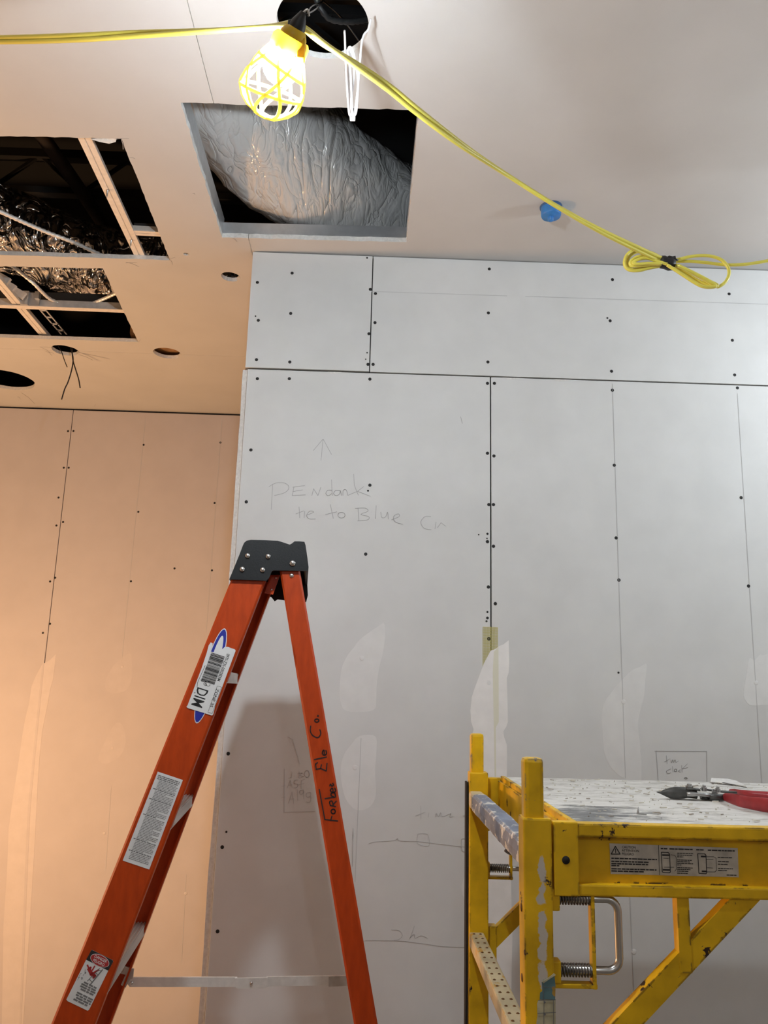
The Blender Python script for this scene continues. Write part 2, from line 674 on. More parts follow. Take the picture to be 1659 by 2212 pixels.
def word_line(mb, o, ax, ay, x0, x1, y, h, nrm, rnd, lift):
    """a line of print too small to read: short word-shaped dashes"""
    x = x0
    while x < x1 - h:
        wl = min(h * rnd.uniform(1.6, 5.0), x1 - x)
        quad_mb(mb, V(o) + V(nrm) * lift, ax, ay, x, y - h / 2, x + wl, y + h / 2, nrm, 0.0002)
        x += wl + h * 0.55


def map_pts(seq, ox, oy, sc, fn):
    return [fn(ox + x / sc, oy + y / sc) for x, y in seq]


def ring(cx, cy, rx, ry, n=14, a0=0.0, a1=2 * pi):
    return [(cx + rx * cos(a0 + (a1 - a0) * i / n), cy + ry * sin(a0 + (a1 - a0) * i / n)) for i in range(n + 1)]


# ================================================================== STRUCTURE
FRONT = V((0, -1, 0))
X_EDGE = on_y(535, 797, WALL).x            # left edge of the grey wall
Z_SEAM = 2.438
BT = 0.013                                  # board thickness


def fw(px, py):
    return on_y(px, py, WALL - 0.0006)


def bw(px, py):
    return on_y(px, py, BACK - 0.0006)


def board_y(parent, x0, x1, z0, z1, yface, m, name='drywall_board', th=BT, rough_edge=0.0):
    mb = MB()
    mb.box(((x0 + x1) / 2, yface + th / 2, (z0 + z1) / 2), (x1 - x0, th, z1 - z0), None, 0.0012)
    return mb.build(name, m, parent)


def screws(parent, pts, fn, r, nrm):
    base = None
    for p in pts:
        c = fn(*p[:2])
        k = p[2] if len(p) > 2 else 1.0
        mb = MB()
        mb.lathe([(r * k, 0), (r * k * 0.92, 0.0009), (r * k * 0.45, 0.0011), (r * k * 0.4, 0.0003)], c, nrm, 10, smooth=False)
        mb.build('screw', 'screw_black', parent)


# ---- floor and the room shell behind the camera
mb = MB()
mb.box((-0.25, 0.6, FLOOR - 0.05), (7.5, 8.0, 0.1))
o = mb.build('floor', 'floor_concrete')
o['kind'] = 'structure'
RX0, RX1, RY0 = -3.6, 3.1, -3.2
for nm, c, sz in (('wall_rear', (-0.25, RY0 - 0.06, 1.85), (6.94, 0.12, 4.1)),
                  ('wall_left', (RX0 - 0.06, 0.55, 1.85), (0.12, 7.6, 4.1)),
                  ('wall_right', (RX1 + 0.06, 0.55, 1.85), (0.12, 7.6, 4.1))):
    mb = MB()
    mb.box(c, sz)
    o = mb.build(nm, 'room_paint')
    o['kind'] = 'structure'

# ---- front grey wall
wf = structure('wall_front', (1.33, WALL + 0.06, FLOOR))
mb = MB()
mb.box(((X_EDGE + RX1) / 2, WALL + BT + 0.048, (CEIL + FLOOR) / 2), (RX1 - X_EDGE, 0.09, CEIL - FLOOR - 0.002))
mb.build('wall_framing', 'dark_gap', wf)
XJ = on_y(1060, 1000, WALL).x
XU = on_y(802, 680, WALL).x
G = 0.0022
b1 = board_y(wf, X_EDGE - 0.008, XU - 0.0016, Z_SEAM + 0.003, CEIL - 0.004, WALL - 0.003, 'board_face')
b2 = board_y(wf, XU + 0.0016, RX1, Z_SEAM + 0.0025, CEIL - 0.003, WALL, 'board_face')
b3 = board_y(wf, X_EDGE, XJ - G, FLOOR + 0.012, Z_SEAM - 0.002, WALL, 'board_face')
b4 = board_y(wf, XJ + G, RX1, FLOOR + 0.012, Z_SEAM - 0.002, WALL, 'board_face')
fb1 = lambda x, y: on_y(x, y, WALL - 0.003)
screws(b1, [(631, 590), (556, 610), (628, 677), (558, 692), (554, 777), (626, 782), (800, 625), (797, 721), (795, 787), (793, 762, .5), (790, 776, .4), (552, 683, .5), (793, 557, .6)], fb1, 0.0056, FRONT)
f0 = lambda x, y: on_y(x, y, WALL)
screws(b2, [(811, 634), (810, 697), (806, 787), (1057, 581), (1055, 676), (1054, 782), (1323, 604), (1318, 693), (1312, 687, .6), (1321, 802), (1575, 635), (1582, 735), (1587, 810)], f0, 0.0056, FRONT)
screws(b3, [(556, 818), (625, 818), (799, 819), (1053, 828), (542, 972), (532, 1084), (799, 1048), (795, 1060, .6), (790, 1197), (1053, 979), (1056, 1090), (1053, 1153, .7), (1052, 1163, .4), (1053, 1170), (1034, 1155, .4), (1055, 1268), (1053, 1322, .6), (1053, 1335, .8), (1051, 1342, .6), (1056, 1380), (493, 1628), (489, 1797, .6), (480, 1830), (470, 2012)], f0, 0.0056, FRONT)
screws(b4, [(1068, 828), (1067, 985), (1066, 1090), (1066, 1180), (1070, 1304), (1323, 843), (1327, 1005), (1331, 1162), (1337, 1253), (1336, 1453, .6), (1593, 838), (1601, 1075), (1617, 1266)], f0, 0.0056, FRONT)

# broken paper edge below the seam, raw gypsum chips along the seam
mb = MB()
for (x0, x1, dz) in ((708, 738, 5), (1085, 1130, 4), (1195, 1235, 5)):
    pts = [f0(x0 + (x1 - x0) * t, 0) for t in (0, .3, .6, 1)]
    zs = [Z_SEAM - 0.002, Z_SEAM - 0.002 - 0.0016 * dz, Z_SEAM - 0.002 - 0.0012 * dz, Z_SEAM - 0.002]
    pp = [f0(x0 + (x1 - x0) * t, 805) for t in (0, .3, .6, 1)]
    poly = [V((p.x, WALL - 0.0002, z)) for p, z in zip(pp, zs)]
    mb.prism(poly, FRONT, 0.0004)
mb.build('torn_edge', 'gypsum', b3)

# joint tape and joint compound
Q = lambda s: map_pts(s, 980, 1330, 2.443, lambda x, y: on_y(x, y, WALL))
mt_ = MB()
tx0, tx1 = on_y(1043, 1380, WALL).x, on_y(1075, 1380, WALL).x
tz0, tz1 = 0.9, on_y(1060, 1355, WALL).z
k = 0
z = tz1
while z > tz1 - 0.32:                        # cross threads of the tape
    mt_.box(((tx0 + tx1) / 2, WALL - 0.0003, z), (tx1 - tx0, 0.0004, 0.0018))
    z -= 0.0034
for i in range(11):
    x = tx0 + (tx1 - tx0) * i / 10
    mt_.box((x, WALL - 0.0003, tz1 - 0.16), (0.0012, 0.0004, 0.32))
mt_.build('mesh_tape', 'mesh_tape', b3)['kind'] = 'stuff'
mb = MB()
jc = [(290, 130), (262, 152), (240, 160), (222, 175), (195, 185), (160, 250), (130, 330), (108, 390), (95, 430), (88, 500), (92, 560), (105, 600), (95, 640), (82, 760), (84, 900), (78, 1100), (84, 1300), (90, 1500), (100, 1800), (96, 2160),
      (300, 2160), (310, 1700), (300, 1300), (285, 1000), (280, 860), (282, 740), (280, 680), (266, 640), (262, 610), (278, 585), (286, 560), (284, 450), (280, 330), (290, 300), (293, 250)]
mb.prism(Q(jc), FRONT, 0.0007)
mb.build('joint_compound', 'compound', b4)
mb = MB()                                    # the wider thin coat with the tape's pale line showing through
mb.prism(Q([(212, 190), (236, 165), (238, 560), (222, 590), (224, 850), (216, 850), (212, 590), (206, 300)]), FRONT, 0.0009)
mb.build('tape_line', 'tape_pale', b4)
mb = MB()
mb.blob(Q([(1018, 255), (985, 270), (940, 290), (880, 350), (830, 410), (800, 450), (786, 490), (782, 560), (790, 680), (800, 740), (830, 800), (870, 840), (900, 855), (945, 858), (970, 800), (985, 700), (972, 580), (985, 500), (1005, 420), (1012, 330)]), FRONT, 0.0004)
mb.blob(Q([(940, 760), (985, 720), (990, 900), (980, 1100), (900, 1100), (905, 900)]), FRONT, 0.0003)
mb.build('joint_compound', 'compound_thin', b4)
mb = MB()
mb.blob(Q([(1560, 228), (1590, 235), (1620, 205), (1640, 208), (1790, 190), (1790, 470), (1650, 470), (1590, 475), (1560, 470), (1535, 440), (1530, 400), (1545, 310)]), FRONT, 0.0005)
mb.build('joint_compound', 'compound_thin', b4)
Q2 = lambda s: map_pts(s, 480, 900, 2.592, lambda x, y: on_y(x, y, WALL))
mb = MB()
mb.blob(Q2([(905, 1155), (880, 1170), (780, 1240), (735, 1295), (700, 1340), (672, 1400), (660, 1480), (658, 1560), (670, 1620), (690, 1645), (760, 1655), (850, 1640), (862, 1580), (865, 1500), (880, 1400), (900, 1320), (912, 1220)]), FRONT, 0.0004)
mb.build('joint_compound', 'compound_thin', b3)
Q3 = lambda s: map_pts(s, 560, 1590, 3.318, lambda x, y: on_y(x, y, WALL))
mb = MB()
mb.blob(Q3([(720, 0), (660, 60), (610, 130), (585, 220), (590, 330), (620, 450), (680, 520), (740, 530), (800, 500), (835, 420), (830, 250), (840, 100), (830, 0)]), FRONT, 0.0003)
mb.blob(Q3([(1490, 980), (1465, 1020), (1450, 1090), (1465, 1160), (1490, 1200), (1530, 1200), (1530, 980)]), FRONT, 0.0003)
mb.build('joint_compound', 'compound_thin', b3)
# filled screw dimples
mb = MB()
for p in ((782, 1422), (1347, 1516), (1633, 1475), (767, 1658), (1369, 2056), (1056, 1475)):
    mb.dome(on_y(p[0], p[1], WALL), FRONT, 0.008, 0.0012, 12)
mb.build('filled_dimple', 'compound_thin', b4)

# pencil lines and handwriting
pl = MB()
for a, b in (((1323, 830), (1351, 1680)), ((1593, 850), (1646, 1695)), ((1351, 1700), (1372, 2212)), ((780, 1595), (767, 1905)), ((763, 1790), (761, 1872)), ((541, 622), (722, 627)), ((785, 629), (1095, 639)), ((1135, 640), (1659, 657)), ((875, 2033), (877, 2034))):
    n = 6
    pl.ribbon([fw(a[0] + (b[0] - a[0]) * i / n, a[1] + (b[1] - a[1]) * i / n) for i in range(n + 1)], FRONT, 0.0016)
pl.build('pencil_line', 'pencil_faint', wf)


def strokes(seqs, ox, oy, sc, name, parent, m, wdt, fn=fw, nrm=FRONT):
    mb = MB()
    for s in seqs:
        mb.ribbon(smooth_path(map_pts(s, ox, oy, sc, fn), 3) if len(s) > 3 else map_pts(s, ox, oy, sc, fn), nrm, wdt)
    return mb.build(name, m, parent)


strokes([[(565, 125), (553, 245)], [(510, 190), (565, 125), (612, 212)],
         [(282, 378), (275, 520)], [(262, 392), (300, 372), (350, 372), (374, 395), (352, 425), (292, 442)],
         [(395, 395), (462, 386)], [(395, 420), (450, 410)], [(392, 442), (466, 438)], [(402, 394), (392, 442)],
         [(502, 442), (512, 404)], [(512, 404), (536, 442)], [(536, 442), (552, 396)],
         [(612, 353), (616, 442)], [(614, 412), (592, 412), (580, 430), (595, 443), (614, 430)],
         [(662, 415), (636, 413), (624, 432), (640, 443), (658, 432), (661, 415), (668, 442)],
         [(676, 442), (678, 412), (694, 410), (704, 442)],
         [(736, 322), (740, 385), (762, 440)], [(706, 440), (758, 418), (792, 392)], [(758, 418), (830, 446)],
         [(430, 505), (434, 567)], [(412, 545), (456, 528)], [(462, 530), (458, 566)],
         [(474, 552), (512, 535), (492, 528), (473, 552), (486, 572), (522, 573)],
         [(605, 492), (622, 570)], [(578, 548), (642, 533)], ring(668, 552, 20, 16, 10),
         [(760, 512), (766, 582)], [(745, 514), (800, 512), (816, 530), (776, 547), (820, 560), (814, 578), (758, 584)],
         [(862, 498), (858, 572)], [(888, 535), (894, 565), (914, 562), (926, 535), (930, 574)],
         [(948, 578), (990, 560), (986, 544), (960, 560), (970, 590), (1012, 603)],
         [(1168, 560), (1135, 560), (1112, 590), (1130, 625), (1170, 633)],
         [(1197, 590), (1192, 628)], [(1205, 622), (1225, 594), (1252, 614)],
         [(1335, 0), (1345, 38)]], 480, 900, 2.592, 'pencil_lettering', b3, 'pencil', 0.0015)
strokes([[(180, 235), (178, 545), (400, 540)], [(240, 30), (290, 200)], [(205, 5), (245, 28)],
         [(236, 262), (231, 297), (206, 302)], [(286, 255), (285, 302)], [(275, 270), (310, 265), (290, 280), (318, 290), (285, 302)], ring(342, 272, 18, 24, 10),
         [(200, 372), (222, 318), (237, 372)], [(208, 352), (236, 350)], [(278, 315), (254, 318), (250, 340), (276, 345), (270, 368), (244, 372)], [(328, 308), (302, 320), (300, 378)], [(284, 348), (322, 340)],
         [(210, 482), (235, 400), (247, 482)], [(216, 452), (248, 450)], [(272, 383), (276, 462)], [(312, 386), (290, 394), (296, 420), (318, 405), (314, 385), (320, 452)],
         [(366, 404), (340, 410), (340, 436), (366, 430), (368, 404), (366, 470), (338, 472)], [(160, 360), (185, 355)], [(160, 440), (185, 437)]],
        560, 1590, 3.318, 'pencil_lettering', b3, 'pencil_faint', 0.0013)
strokes([[(1158, 500), (1160, 596)], [(1120, 572), (1190, 545)], [(1215, 550), (1212, 582)], [(1264, 580), (1270, 555), (1285, 577), (1300, 550), (1311, 576), (1336, 571)], [(1336, 571), (1372, 556), (1362, 580), (1392, 576)],
         [(1492, 556), (1464, 572), (1492, 592)],
         [(785, 772), (830, 758), (960, 750), (990, 735), (1010, 752), (1130, 755), (1300, 775), (1490, 797)],
         [(1137, 702), (1205, 705), (1216, 787), (1134, 770), (1137, 702)], [(1492, 740), (1450, 740), (1456, 824), (1492, 824)],
         [(948, 1388), (1002, 1394), (1026, 1430), (1000, 1458), (966, 1462)], [(1112, 1362), (1080, 1450)], [(1080, 1446), (1110, 1420), (1117, 1450), (1160, 1430), (1207, 1450)],
         [(760, 1465), (1000, 1468), (1190, 1490), (1320, 1508), (1500, 1514)], [(672, 660), (668, 930)]],
        560, 1590, 3.318, 'pencil_lettering', b3, 'pencil_faint', 0.0014)
strokes([[(1060, 715), (1335, 716)], [(1335, 714), (1337, 900)], [(1068, 712), (1082, 900)],
         [(1122, 738), (1127, 782)], [(1110, 772), (1142, 755)], [(1146, 760), (1148, 776)], [(1151, 776), (1156, 760), (1161, 774), (1168, 760), (1173, 774)], [(1173, 774), (1187, 766)],
         [(1146, 808), (1123, 820), (1131, 833), (1147, 828)], [(1155, 795), (1158, 826)], ring(1171, 816, 7, 7, 8), [(1196, 812), (1184, 820), (1198, 826)], [(1203, 790), (1206, 826)], [(1233, 782), (1207, 808), (1236, 801)], ring(1225, 858, 8, 4, 8)],
        980, 1330, 2.443, 'pencil_lettering', b4, 'pencil', 0.0013)

# ---- return wall between the grey wall and the recess; its raw board edge shows beside the grey wall
wr = structure('wall_return', (X_EDGE, 3.3, 0))
mb = MB()
mb.box((X_EDGE + 0.05, (WALL + 0.1 + BACK) / 2, (CEIL + FLOOR) / 2), (0.08, BACK - WALL - 0.12, CEIL - FLOOR - 0.01))
mb.build('wall_framing', 'dark_gap', wr)
mb = MB()
rows = 46
vs, fs = [], []
xe = X_EDGE - 0.0015
rn = random.Random(3)
for i in range(rows + 1):
    zz = FLOOR + 0.01 + (Z_SEAM - FLOOR - 0.014) * i / rows
    wob = 0.0022 * noise.noise(V((0, 0, zz * 9)))+ (0.003 if zz < 1.2 else 0) * noise.noise(V((3, 0, zz * 4)))
    xo = X_EDGE - 0.0158 + wob - max(0.0, 0.004 * (1.2 - zz))
    vs += [V((xo, WALL + 0.0035 + 0.001 * rn.random(), zz)), V((xe, WALL + 0.0035 + 0.001 * rn.random(), zz)), V((xe, BACK - 0.02, zz)), V((xo, BACK - 0.02, zz))]
for i in range(rows):
    for j in range(4):
        a = i * 4 + j
        b = i * 4 + (j + 1) % 4
        fs.append([a, b, b + 4, a + 4])
fs.append([0, 1, 2, 3])
fs.append([rows * 4 + j for j in range(4)])
mb.add(vs, fs)
mb.build('drywall_board', 'gypsum', wr)
mb = MB()
mb.box((X_EDGE - 0.008, (WALL + 0.02 + BACK) / 2, (Z_SEAM + CEIL) / 2 + 0.001), (0.013, BACK - WALL - 0.06, CEIL - Z_SEAM - 0.008))
mb.build('drywall_board', 'board_rose', wr)

# ---- rear wall of the recess
wb = structure('wall_back', (-1.6, BACK + 0.06, 0))
mb = MB()
mb.box(((RX0 + X_EDGE) / 2, BACK + 0.06, (CEIL + FLOOR) / 2), (X_EDGE - RX0, 0.09, CEIL - FLOOR - 0.002))
mb.build('wall_framing', 'dark_gap', wb)
XB = on_y(157, 900, BACK).x
bb1 = board_y(wb, RX0, XB - 0.0018, FLOOR + 0.012, CEIL - 0.012, BACK, 'board_rose')
bb2 = board_y(wb, XB + 0.0018, X_EDGE - 0.02, FLOOR + 0.012, CEIL - 0.012, BACK, 'board_rose')
fbk = lambda x, y: on_y(x, y, BACK)
S6 = lambda s: [(x / 2.634, 860 + y / 2.634) for x, y in s]
screws(bb1, S6([(387, 188), (363, 396), (333, 566), (321, 725), (285, 1043), (244, 1336)]), fbk, 0.0058, FRONT)
screws(bb2, S6([(418, 187), (391, 396), (359, 705), (314, 1022), (285, 1284), (817, 266), (787, 647), (745, 1042), (1254, 253), (1221, 597), (1206, 980), (993, 969)]), fbk, 0.0058, FRONT)
mb = MB()
QB = lambda s: map_pts(s, 0, 860, 2.634, fbk)
mb.prism(QB([(320, 1455), (285, 1490), (240, 1515), (205, 1580), (180, 1640), (165, 1740), (145, 1820), (130, 1900), (112, 2030), (100, 2110), (70, 2300), (50, 2450), (40, 2700), (20, 3000), (10, 3600), (130, 3600), (170, 3000), (200, 2500), (215, 2200), (225, 2050), (240, 1900), (255, 1820), (270, 1750), (290, 1640), (303, 1600)]), FRONT, 0.0006)
mb.build('joint_compound', 'compound_warm', bb1)
mb = MB()
mb.blob(QB([(240, 1525), (250, 1525), (185, 2200), (165, 2500), (120, 3600), (110, 3600), (150, 2500), (172, 2200)]), FRONT, 0.0012)
mb.blob(QB([(740, 1452), (690, 1480), (640, 1530), (605, 1600), (600, 1650), (640, 1680), (720, 1660), (750, 1590), (752, 1500)]), FRONT, 0.0003)
mb.blob(QB([(660, 1850), (600, 1950), (560, 2050), (600, 2080), (680, 2040), (715, 1960), (700, 1870)]), FRONT, 0.0003)
mb.blob(QB([(930, 2350), (900, 2440), (905, 2620), (950, 2660), (985, 2560), (980, 2400)]), FRONT, 0.0003)
mb.build('joint_compound', 'compound_warm_thin', bb2)
mb = MB()
for p in ((264, 1440), (243, 1616), (225, 1800), (401, 1930)):
    mb.dome(fbk(*p), FRONT, 0.008, 0.0012, 12)
mb.build('filled_dimple', 'compound_warm', bb2)
pl = MB()
for a, b in (((314, 905), (263, 1425)), ((480, 900), (445, 1370)), ((240, 1700), (228, 1880)), ((402, 1890), (392, 2080))):
    pl.ribbon([on_y(a[0] + (b[0] - a[0]) * i / 5, a[1] + (b[1] - a[1]) * i / 5, BACK - 0.0006) for i in range(6)], FRONT, 0.0018)
pl.build('pencil_line', 'pencil_faint', bb2)

# ---- ceiling boards with their cut openings
CT = 0.016
ce = structure('ceiling', (-0.2, 1.0, CEIL))
XS = on_z(538, 520, CEIL).x
YS = on_z(361, 765, CEIL).y


def cz(px, py, dz=0.0):
    return on_z(px, py, CEIL + dz)


def rough_poly(pxs, amp, step=0.02, seed=1):
    rn_ = random.Random(seed)
    pts = [cz(*p) for p in pxs]
    out = []
    for i in range(len(pts)):
        a, b = pts[i], pts[(i + 1) % len(pts)]
        n_ = max(2, int((b - a).length / step))
        d = (b - a).normalized()
        s = V((-d.y, d.x, 0))
        for k_ in range(n_):
            off = 0 if k_ == 0 else rn_.uniform(-amp, amp)
            out.append(a + (b - a) * (k_ / n_) + s * off)
    return out


def circ(cpx, rpx_x, n=30, amp=0.0015, seed=2):
    rn_ = random.Random(seed)
    c = cz(*cpx)
    e = cz(cpx[0] + rpx_x, cpx[1])
    r = (e - c).length
    return [c + V((cos(2 * pi * i / n), sin(2 * pi * i / n), 0)) * (r + rn_.uniform(-amp, amp)) for i in range(n)], c, r


opening = rough_poly([(390, 222), (905, 238), (878, 523), (480, 513)], 0.0022, 0.02, 4)
hole_b = rough_poly([(-330, 288), (262, 299), (367, 562), (-330, 540)], 0.0014, 0.02, 5)
hole_c = rough_poly([(-330, 568), (222, 580), (299, 739), (-330, 718)], 0.0012, 0.02, 6)
can_c = cz(697, 45)
can_r = 0.103
can = [can_c + V((cos(2 * pi * i / 48) * can_r, sin(2 * pi * i / 48) * can_r + 0.008, 0)) for i in range(48)]
h2, c2, r2 = circ((498, 598), 20, 24)
h3, c3, r3 = circ((361, 763), 28.5, 28)
h4, c4, r4 = circ((141, 757), 27, 24, 0.003)
h5, c5, r5 = circ((12, 821), 57, 32)
h6, c6, r6 = circ((402, 549), 6, 14, 0.0004)


def extrude_obj(name, poly, z0, z1):
    m2 = MB()
    m2.prism([V((p.x, p.y, z0)) for p in poly], (0, 0, 1), z1 - z0)
    return m2.build(name, 'gypsum')


cutters = [extrude_obj('cutter', p, CEIL - 0.05, CEIL + 0.08) for p in (opening, hole_b, hole_c, can, h2, h3, h4, h5, h6)]


def ceiling_board(x0, x1, y0, y1):
    m2 = MB()
    m2.box(((x0 + x1) / 2, (y0 + y1) / 2, CEIL + CT / 2), (x1 - x0, y1 - y0, CT))
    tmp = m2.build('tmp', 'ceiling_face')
    tmp.data.materials.append(MATS['gypsum'])
    for c in cutters:
        md = tmp.modifiers.new('b', 'BOOLEAN')
        md.operation = 'DIFFERENCE'
        md.solver = 'EXACT'
        md.object = c
    bpy.context.view_layer.update()
    dg = bpy.context.evaluated_depsgraph_get()
    me = bpy.data.meshes.new_from_object(tmp.evaluated_get(dg))
    me.name = 'drywall_board'
    bpy.data.objects.remove(tmp)
    me.transform(Matrix.Translation(-ce.location))
    me.materials.clear()
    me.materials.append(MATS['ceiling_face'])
    me.materials.append(MATS['gypsum'])
    for p in me.polygons:
        p.material_index = 0 if p.normal.z < -0.7 else 1
    ob = bpy.data.objects.new('drywall_board', me)
    COL.objects.link(ob)
    ob.parent = ce
    return ob


cb_left = ceiling_board(RX0, XS - 0.0009, RY0, YS - 0.0008)
cb_right = ceiling_board(XS + 0.0009, RX1, RY0, WALL + 0.1)
cb_back = ceiling_board(RX0, X_EDGE - 0.003, YS + 0.0008, BACK + 0.02)
m2 = MB()
m2.box(((XS + X_EDGE) / 2 + 0.06, (WALL + 0.1 + YS) / 2, CEIL + CT / 2), (0.1, YS - WALL - 0.11, CT))
for c in cutters:
    bpy.data.objects.remove(c)

# torn paper whiskers and over-cut score marks around the openings
pm = MB()
for a, b in (((250, 300), (278, 299)), ((262, 301), (266, 322)), ((366, 560), (378, 556)), ((368, 562), (372, 572)), ((272, 566), (300, 576)), ((272, 568), (296, 567)), ((299, 739), (303, 733)), ((46, 848), (75, 872)), ((38, 857), (44, 862)), ((118, 752), (86, 749)), ((88, 750), (108, 762)), ((98, 758), (112, 768)), ((105, 760), (116, 764)), ((170, 766), (200, 778)),
             ((280, 340), (292, 343)), ((416, 418), (421, 420)), ((500, 513), (512, 522)), ((538, 520), (542, 545)), ((70, 880), (90, 878)), ((203, 878), (206, 873))):
    pm.ribbon([cz(*a) - V((0, 0, 0.0004)), cz((a[0] + b[0]) / 2 + 1.5, (a[1] + b[1]) / 2 - 1, 0) - V((0, 0, 0.0004)), cz(*b) - V((0, 0, 0.0004))], (0, 0, -1), 0.0016)
pm.build('score_mark', 'pencil', cb_left)

# steel studs boxing in the square opening
oz = CEIL + CT
p_nl, p_nr, p_fr, p_fl = cz(390, 222), cz(905, 238), cz(878, 523), cz(480, 513)


def stud(a, b, h, inward):
    m3 = MB()
    a, b = V(a), V(b)
    d = (b - a).normalized()
    inn = V(inward)
    a2 = a - inn * 0.012
    b2 = b - inn * 0.012
    for (off, z0, z1, t) in ((0.0, oz, oz + h, 0.0012),):
        m3.box((a2 + b2) / 2 + V((0, 0, CT + h / 2)) + inn * 0.012, ((b - a).length + 0.02, 0.0015, h), d.to_track_quat('X', 'Z').to_matrix())
    m3.box((a2 + b2) / 2 + V((0, 0, CT + 0.001)) - inn * 0.008, ((b - a).length + 0.02, 0.04, 0.0015), d.to_track_quat('X', 'Z').to_matrix())
    m3.box((a2 + b2) / 2 + V((0, 0, CT + h - 0.001)) - inn * 0.008, ((b - a).length + 0.02, 0.04, 0.0015), d.to_track_quat('X', 'Z').to_matrix())
    return m3.build('steel_stud', 'stud_steel', ce)


stud(p_fl, p_fr, 0.040, (0, -1, 0))
stud(p_nl, p_fl, 0.060, (1, 0, 0))
stud(p_nr, p_fr, 0.040, (-1, 0, 0))

# plenum: dark slab and end walls above the ceiling
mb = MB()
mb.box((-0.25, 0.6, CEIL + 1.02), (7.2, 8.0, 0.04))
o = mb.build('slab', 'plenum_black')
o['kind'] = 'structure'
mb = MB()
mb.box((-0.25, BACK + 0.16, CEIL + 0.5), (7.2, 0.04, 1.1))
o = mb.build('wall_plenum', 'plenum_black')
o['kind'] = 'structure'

# dark bar joists under the slab, faint in the openings
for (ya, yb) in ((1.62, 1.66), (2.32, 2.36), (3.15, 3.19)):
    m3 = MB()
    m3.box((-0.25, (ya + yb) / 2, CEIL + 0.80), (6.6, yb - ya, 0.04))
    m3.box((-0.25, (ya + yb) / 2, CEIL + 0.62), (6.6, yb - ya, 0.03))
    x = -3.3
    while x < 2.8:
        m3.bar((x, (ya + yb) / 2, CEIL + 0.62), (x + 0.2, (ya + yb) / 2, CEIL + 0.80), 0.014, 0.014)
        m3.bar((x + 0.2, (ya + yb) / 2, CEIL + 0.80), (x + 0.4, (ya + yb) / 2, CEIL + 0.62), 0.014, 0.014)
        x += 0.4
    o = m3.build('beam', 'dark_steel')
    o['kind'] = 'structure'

# ceiling framing channels seen through the two large openings
def hat_channel(pa, pb, wpx, name='furring_channel', dz=0.016, m='channel_steel', parent=ce):
    """pa, pb: pixel centres of the channel's underside; wpx: its width in pixels at pa"""
    a, b = cz(pa[0], pa[1], dz), cz(pb[0], pb[1], dz)
    wd = (cz(pa[0] + wpx / 2, pa[1], dz) - cz(pa[0] - wpx / 2, pa[1], dz)).length
    d = (b - a).normalized()
    s = V((0, 0, 1)).cross(d).normalized()
    wd = wd * abs(s.x) if abs(s.x) > 0.4 else wd
    m3 = MB()
    h = 0.022
    prof = [(-wd / 2, 0.0), (-wd * 0.05, 0.0), (-wd * 0.03, 0.003), (wd * 0.03, 0.003), (wd * 0.05, 0.0), (wd / 2, 0.0), (wd / 2, 0.004), (wd * 0.36, h), (-wd * 0.36, h), (-wd / 2, 0.004)]
    vs = [a + s * x + V((0, 0, z_)) for x, z_ in prof] + [b + s * x + V((0, 0, z_)) for x, z_ in prof]
    n_ = len(prof)
    fs = [[i, (i + 1) % n_, n_ + (i + 1) % n_, n_ + i] for i in range(n_)] + [list(range(n_)), [n_ + i for i in range(n_)]]
    m3.add(vs, fs)
    return m3.build(name, m, parent), a, b, s, wd


ch1, a1, b1_, s1, w1 = hat_channel((160, 250), (312, 575), 30)
m3 = MB()
for t in (0.42, 0.78):
    p = a1 + (b1_ - a1) * t
    m3.lathe([(0.0055, 0), (0.0035, -0.003), (0.002, -0.02), (0.0006, -0.026)], p + s1 * 0.004, (0, 0, 1), 8)
m3.build('channel_screw', 'rivet_steel', ch1)
hat_channel((285, 503), (400, 509), 18, 'cross_channel', 0.018)
# tall pieces behind the cross channel
m3 = MB()
a, b = cz(292, 490, 0.05), cz(370, 494, 0.05)
m3.bar(a, b, 0.03, 0.012)
m3.build('cross_channel', 'dark_steel', ce)
# crossing channels in the lower left opening
main, a2_, b2_, s2_, w2_ = hat_channel((-300, 654), (300, 676), 0.1, 'main_tee', 0.022)
bpy.data.objects.remove(main)
m3 = MB()
a, b = cz(-300, 650, 0.020), cz(330, 674, 0.020)
m3.bar(a, b, 0.028, 0.003)
m3.bar(a + V((0, 0, 0.018)), b + V((0, 0, 0.018)), 0.003, 0.034)
m3.build('main_tee', 'channel_steel', ce)
m3 = MB()
a, b = cz(-300, 632, 0.075), cz(330, 652, 0.075)
m3.bar(a, b, 0.03, 0.04)
m3.build('carrying_channel', 'dark_steel', ce)
hat_channel((-55, 550), (112, 745), 22, 'furring_channel', 0.026)
m3 = MB()
a, b = cz(88, 664, 0.045), cz(138, 722, 0.045)
s = V((0.012, 0, 0))
for e in (-1, 1):
    m3.bar(a + s * e, b + s * e, 0.006, 0.003)
for t in (0.1, 0.35, 0.6, 0.85):
    p = a + (b - a) * t
    m3.box(p, (0.03, 0.012, 0.003))
m3.build('slotted_strap', 'stud_steel', ce)
m3 = MB()
c = cz(66, 646, 0.05)
m3.box(c, (0.075, 0.004, 0.055))
m3.box(c + V((-0.02, -0.006, 0.0)), (0.03, 0.012, 0.06))
m3.box(c + V((0.03, -0.006, 0.012)), (0.018, 0.02, 0.03))
m3.build('splice_clip', 'stud_steel', ce)
m3 = MB()
for (x, y) in ((8, 603), (20, 618), (42, 634)):
    c = cz(x, y, 0.06)
    m3.box(c, (0.05, 0.012, 0.03), Matrix.Rotation(0.5, 3, 'Y'))
m3.build('hanger_clip', 'channel_steel', ce)
